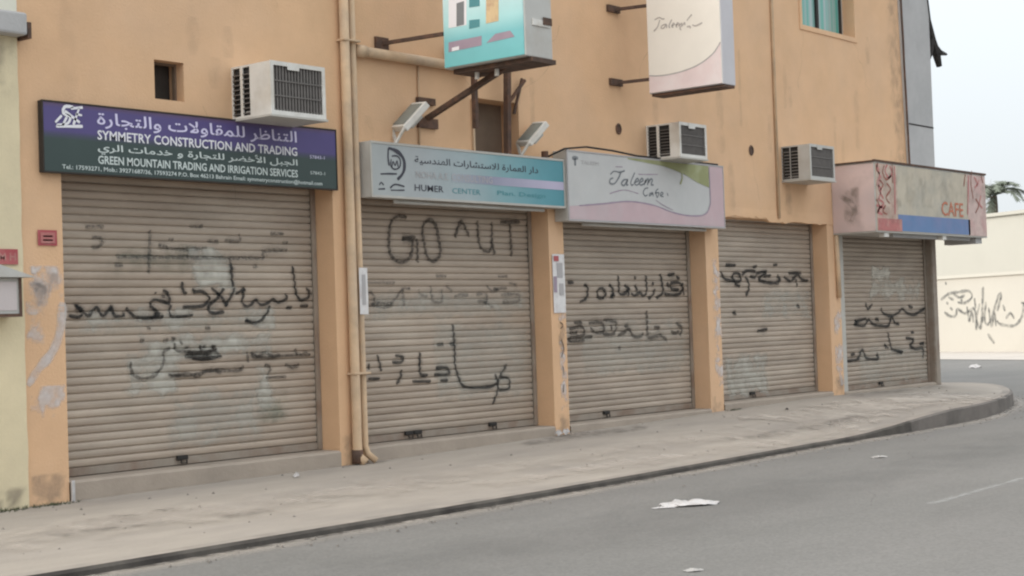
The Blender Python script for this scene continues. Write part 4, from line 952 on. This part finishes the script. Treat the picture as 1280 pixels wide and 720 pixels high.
# weeds and debris at the wall foot
for x, s_, lab in ((7.12, .12, 'dry weeds at the foot of the yellow wall, left corner'), (7.52, .09, 'dark dry debris at the foot of the left orange pillar'), (17.75, .07, 'dark debris at the foot of the pillar between third and fourth shutters')):
    mb = MB()
    for k in range(90):
        a = random.uniform(0, 6.28); r_ = random.uniform(0, s_*2.2); px_, py_ = x+r_*math.cos(a)*1.2, -.06-abs(r_*math.sin(a))*.5
        h = random.uniform(.01, s_*.35); dx = random.uniform(-.04, .04); z_ = pave_z(px_, py_)-.016
        mb.add([(px_-.006, py_, z_), (px_+.006, py_, z_), (px_+dx, py_+random.uniform(-.03, .01), z_+h)], [(0, 1, 2)])
    tag(mb.build('weeds', M['weed']), lab, 'weeds', kind='stuff')

# ------------------------------------------------------------ litter
def crumple(label, x, y, z, lx, ly, h, seed, m=None, rot=0, cat='litter'):
    mb = MB(); nu, nv = 14, 8
    for j in range(nv+1):
        for i in range(nu+1):
            u = i/nu*2-1; v = j/nv*2-1
            rr = 1-.25*abs(noise.noise(Vector((u*2+seed, v*2, 0))))
            k = max(0, 1-(u*u+v*v)*.55); xx = u*lx/2*rr*(1-.2*v*v); yy = v*ly/2*rr*(1-.45*u*u)
            zz = h*k*(.35+.65*abs(noise.noise(Vector((u*2.4, v*2.1, seed)))))*1.6
            c, s_ = math.cos(rot), math.sin(rot); mb.v.append((x+xx*c-yy*s_, y+xx*s_+yy*c, z+zz+.003)); mb.a.append(1)
    for j in range(nv):
        for i in range(nu): q_ = j*(nu+1)+i; mb.f.append((q_, q_+1, q_+nu+2, q_+nu+1))
    return tag(mb.build('plastic_litter', m or M['litter'], smooth=False), label, cat, 'scraps of litter')
crumple('largest flat white plastic scrap lying in the middle of the road', 10.66, -4.0, .0, .52, .24, .05, 1, rot=-.62)
crumple('thin end of white plastic trailing left of the largest road scrap', 10.42, -3.92, .0, .22, .06, .012, 9, rot=-.62) 
crumple('small pale scrap on the road near the kerb, toward the street corner', 14.98, -3.48, .0, .20, .11, .02, 2, M['scrap'], rot=-.6)
crumple('small pale scrap at the bottom edge of the road', 7.86, -5.85, .0, .13, .08, .015, 3, M['scrap'], rot=-.6)
crumple('left white crumpled scrap on the pavement by the poster pillar', 14.03, -.10, pave_z(14.03, -.10)-.012, .10, .09, .07, 4)
crumple('right white crumpled scrap on the pavement by the poster pillar', 14.17, -.10, pave_z(14.17, -.10)-.012, .12, .09, .08, 5)
crumple('little white scrap on the pavement below the right end of the widest shutter', 9.86, -.35, pave_z(9.86, -.35)-.01, .07, .05, .04, 6)
crumple('distant white scrap on the side street near the far wall', 39.7, 6.1, 0, .45, .3, .10, 7)
crumple('dark pebble-like scrap on the pavement by the fourth shutter', 18.2, -.6, pave_z(18.2, -.6)-.01, .06, .05, .03, 8, M['dark'])

mb = MB()
for k in range(420):
    i = random.randrange(30, len(KP)-4); x, y = KP[i]; n_ = knormal(i); d = .17+abs(random.gauss(0, .22)); r_ = random.uniform(.006, .02)
    px_, py_ = x+n_.x*d+random.uniform(-.2, .2), y+n_.y*d; a0 = random.uniform(0, 6)
    if random.random() < .45: py_ = random.uniform(-2.2, -.1); z_ = pave_z(px_, py_)-.014 if px_ < 23.5 else -1
    else: z_ = .004
    if z_ < 0: continue
    mb.add([(px_+r_*math.cos(a0+t), py_+r_*math.sin(a0+t), z_) for t in (0, 2.1, 4.2)]+[(px_, py_, z_+r_*.9)], [(0, 1, 3), (1, 2, 3), (2, 0, 3)])
tag(mb.build('grit', mat('street_grit', (.20, .18, .16), .9, .5, 30)), kind='stuff')
mb = MB()
for k in range(9):
    x = random.uniform(6, 22); y = random.uniform(-8, -3); a0 = random.uniform(-.5, .5); pts = []
    for j in range(14): pts.append((x, y)); a0 += random.uniform(-.5, .5)*.6; x += .28*math.cos(a0); y += .28*math.sin(a0)
    ribbon(mb, pts, .016, lambda u, v: (u, v, .009), .3, 3, .05, .3)
tag(mb.build('road_cracks', M['grime'], attr=True), kind='stuff')
mb = MB()
for x0c, z0c, dx_ in ((9.2, 3.5, .1), (13.66, 3.9, .25), (12.86, 3.9, -.2), (18.6, 3.65, .1), (20.1, 5.5, -.15), (21.6, 5.5, .2), (16.0, 4.4, .12), (10.3, 4.6, .1)):
    pts = []; x, z = x0c, z0c
    for j in range(9): pts.append((x, z)); x += dx_*random.uniform(-.3, .8); z += random.uniform(.04, .16)*(1 if z0c > 3.7 and z0c < 5 else -1)
    ribbon(mb, pts, .012, fw, .8, 3, .03, .3)
tag(mb.build('plaster_cracks', M['drip'], bld, attr=True), kind='stuff')

# ------------------------------------------------------------ far side of the street
A = Vector((61.2, 24.1)); Bp = Vector((50.5, 2.6)); dv_ = (Bp-A).normalized(); nv_ = Vector((dv_.y, -dv_.x))
if nv_.x > 0: nv_ = -nv_
fwth = thing('boundary_wall', 'long cream boundary wall with grey graffiti across the far side of the street', 'wall')
def ext(p, q, dpt, z0, z1, mb):
    n_ = Vector((-(q-p).normalized().y, (q-p).normalized().x));
    if n_.x < 0: n_ = -n_
    b = [p, q, q+n_*dpt, p+n_*dpt]
    v = [(*c, z0) for c in b]+[(*c, z1) for c in b]; mb.add(v, [(0, 1, 2, 3), (4, 7, 6, 5), (0, 4, 5, 1), (1, 5, 6, 2), (2, 6, 7, 3), (3, 7, 4, 0)])
WT = 2.72
mb = MB(); ext(A, Bp+dv_*12, .3, -.2, WT, mb); mb.build('wall_body', M['far_wall'], fwth)
mb = MB(); ext(A-nv_*-.06, Bp+dv_*12-nv_*-.06, .42, WT+.001, WT+.12, mb); mb.build('coping', M['far_house'], fwth)
def on_far(px, py):
    r = ray(px, py); n3 = Vector((nv_.x, nv_.y, 0)); p3 = Vector((A.x, A.y, 0)); t = (p3-CAMPOS).dot(n3)/r.dot(n3); return CAMPOS+r*t
def far_uv(pts):
    res = []
    for u, v in pts:
        p = on_far(1150+u/4.24, 330+v/4.24); res.append(((Vector((p.x, p.y))-A).dot(dv_), p.z))
    return res
fsurf = lambda u, v: (A.x+dv_.x*u+nv_.x*.012, A.y+dv_.y*u+nv_.y*.012, v)
mb = MB()
for s_ in [[(112,190),(150,160),(200,150),(260,143),(276,175),(240,206),(200,202)], [(140,205),(152,210)], [(215,190),(228,195)], [(130,255),(160,276),(190,272),(200,240),(240,262),(290,240),(300,350)], [(318,210),(300,290),(322,340),(338,250)],
    [(335,120),(330,260),(320,340)], [(350,200),(345,300),(370,310),(420,160),(430,172),(410,250)], [(408,300),(430,320),(500,326),(540,280),(552,205)], [(360,370),(395,420)], [(535,205),(556,208)], [(135,95),(140,110)], [(150,175),(180,190)], [(250,225),(262,300),(275,250),(285,310)], [(365,230),(380,330),(395,260),(405,330)], [(440,215),(452,250)], [(160,230),(175,245)], [(290,180),(296,235)], [(455,290),(480,260),(500,290)], [(560,240),(590,330),(640,300)], [(180,160),(210,178),(240,165)]]:
    ribbon(mb, far_uv(s_), .18, fsurf, .9, 5, .06)
tag(mb.build('graffiti', M['far_ink'], fwth, attr=True), kind='stuff')
mb = MB(); 
def strip(off0, off1, z, m, name):
    mb = MB(); a = A+nv_*off0; b = Bp+dv_*12+nv_*off0; c = Bp+dv_*12+nv_*off1; d = A+nv_*off1
    mb.add([(*a, z), (*b, z), (*c, z), (*d, z)], [(0, 1, 2, 3)]); tag(mb.build(name, m), kind='structure')
strip(-.2, 6.5, .012, M['sand'], 'sandy_verge')
# far house behind the wall
fh = thing('far_house', 'plain cream flat-roofed house standing behind the boundary wall', 'house')
h0 = A-nv_*6; h1 = Bp+dv_*9-nv_*6
pt = on_far(1260, 268)
HT = 5.35
mb = MB(); ext(h0, h1, 9, -.2, HT, mb); mb.build('wall', M['far_house'], fh)
mb = MB(); ext(h0-nv_*-.1, h1-nv_*-.1, 9.2, HT+.001, HT+.14, mb); mb.build('parapet', M['far_house'], fh)
hs = lambda u, v, d=.02: (h0.x+dv_.x*u+nv_.x*d, h0.y+dv_.y*u+nv_.y*d, v)
for uu in (10.3, 16.5):
    mb = MB(); v = [hs(uu+a, z, d) for d in (.0, .06) for a, z in ((0, 3.0), (.9, 3.0), (.9, 4.1), (0, 4.1))]
    mb.add(v, [(4, 5, 6, 7), (0, 4, 7, 3), (1, 2, 6, 5), (3, 7, 6, 2), (0, 1, 5, 4)]); wf = mb.build('window', mat('far_window_frame', (.85, .80, .76), .6, .05, 2), fh)
    for j in range(2):
        mb = MB(); v = [hs(uu+.08+.4*j+a, z, .065) for a, z in ((0, 3.08), (.33, 3.08), (.33, 4.02), (0, 4.02))]; mb.add(v, [(0, 1, 2, 3)]); mb.build('pane', mat('far_pane', (.60, .50, .47), .4, .1, 3), wf, normals=False)

# ------------------------------------------------------------ date palm behind the house
def palm(cx, cy, ch, fl, label):
    t = thing('palm_tree', label, 'palm tree')
    mb = MB(); mb.tube([(cx+.1*math.sin(z*.6), cy, z) for z in [ch*i/14 for i in range(15)]], [.26-.08*i/14+.02*(i % 2) for i in range(15)], 9); mb.build('trunk', M['trunk'], t)
    for k in range(20):
        az = k*2.399+random.uniform(-.2, .2); el = random.choice([1.1, .75, .45, .15, -.2])+random.uniform(-.12, .12)
        d = Vector((math.cos(az), math.sin(az), 0)); mb = MB(); L = fl*random.uniform(.8, 1.1); pts = []
        p = Vector((cx+.08, cy, ch)); e_ = el
        for i in range(12):
            pts.append(p.copy()); p = p+(d*math.cos(e_)+Vector((0, 0, 1))*math.sin(e_))*L/11; e_ -= .13+.02*i*.5
        mb.tube(pts, [.03*(1-i/13) for i in range(12)], 4)
        sd = Vector((-d.y, d.x, 0))
        for i in range(2, 12):
            for q_ in range(3):
                pp = pts[i-1].lerp(pts[i], q_/3); tt = (pts[i]-pts[i-1]).normalized(); ll = fl*.24*math.sin(math.pi*(i+q_/3)/13)+.08
                for sg in (-1, 1):
                    dr = (sd*sg*.8+tt*.7+Vector((0, 0, random.uniform(-.45, .1)))).normalized(); wv_ = tt*.055
                    mb.add([pp-wv_, pp+wv_, pp+dr*ll], [(0, 1, 2)])
        mb.build('frond', M['frond'], t, normals=False)
pd = ray(1243, 243); tt_ = 95/pd.length; pc = CAMPOS+pd*tt_
palm(pc.x, pc.y, pc.z-.1, 2.3, 'date palm rising behind the far house, right of the corner sign')

# dark torn sheet and wire hanging off the building corner, high up
hg = thing('hanging_cable', 'dark ragged cable bundle hanging off the upper right corner of the building', 'cable')
yc = .1; q = lambda x, y, Y=.0: tuple(atY(x, y, Y))
mb = MB(); mb.tube([q(1150, -60), q(1155, -15), q(1160, 25), q(1165, 50), q(1169, 66)], [.03, .05, .05, .07, .09], 7); mb.build('strand', M['dark'], hg)
mb = MB(); mb.tube([q(1166, 55), q(1171, 70), q(1174, 83)], [.07, .07, .05], 6); mb.build('strand', M['dark'], hg)
mb = MB(); mb.tube([q(1167, 58), q(1175, 66), q(1183, 68)], [.07, .05, .02], 6); mb.build('strand', M['dark'], hg)
mb = MB(); mb.tube([q(1164, 50), q(1163, 66), q(1161, 76)], [.06, .05, .02], 6); mb.build('strand', M['dark'], hg)
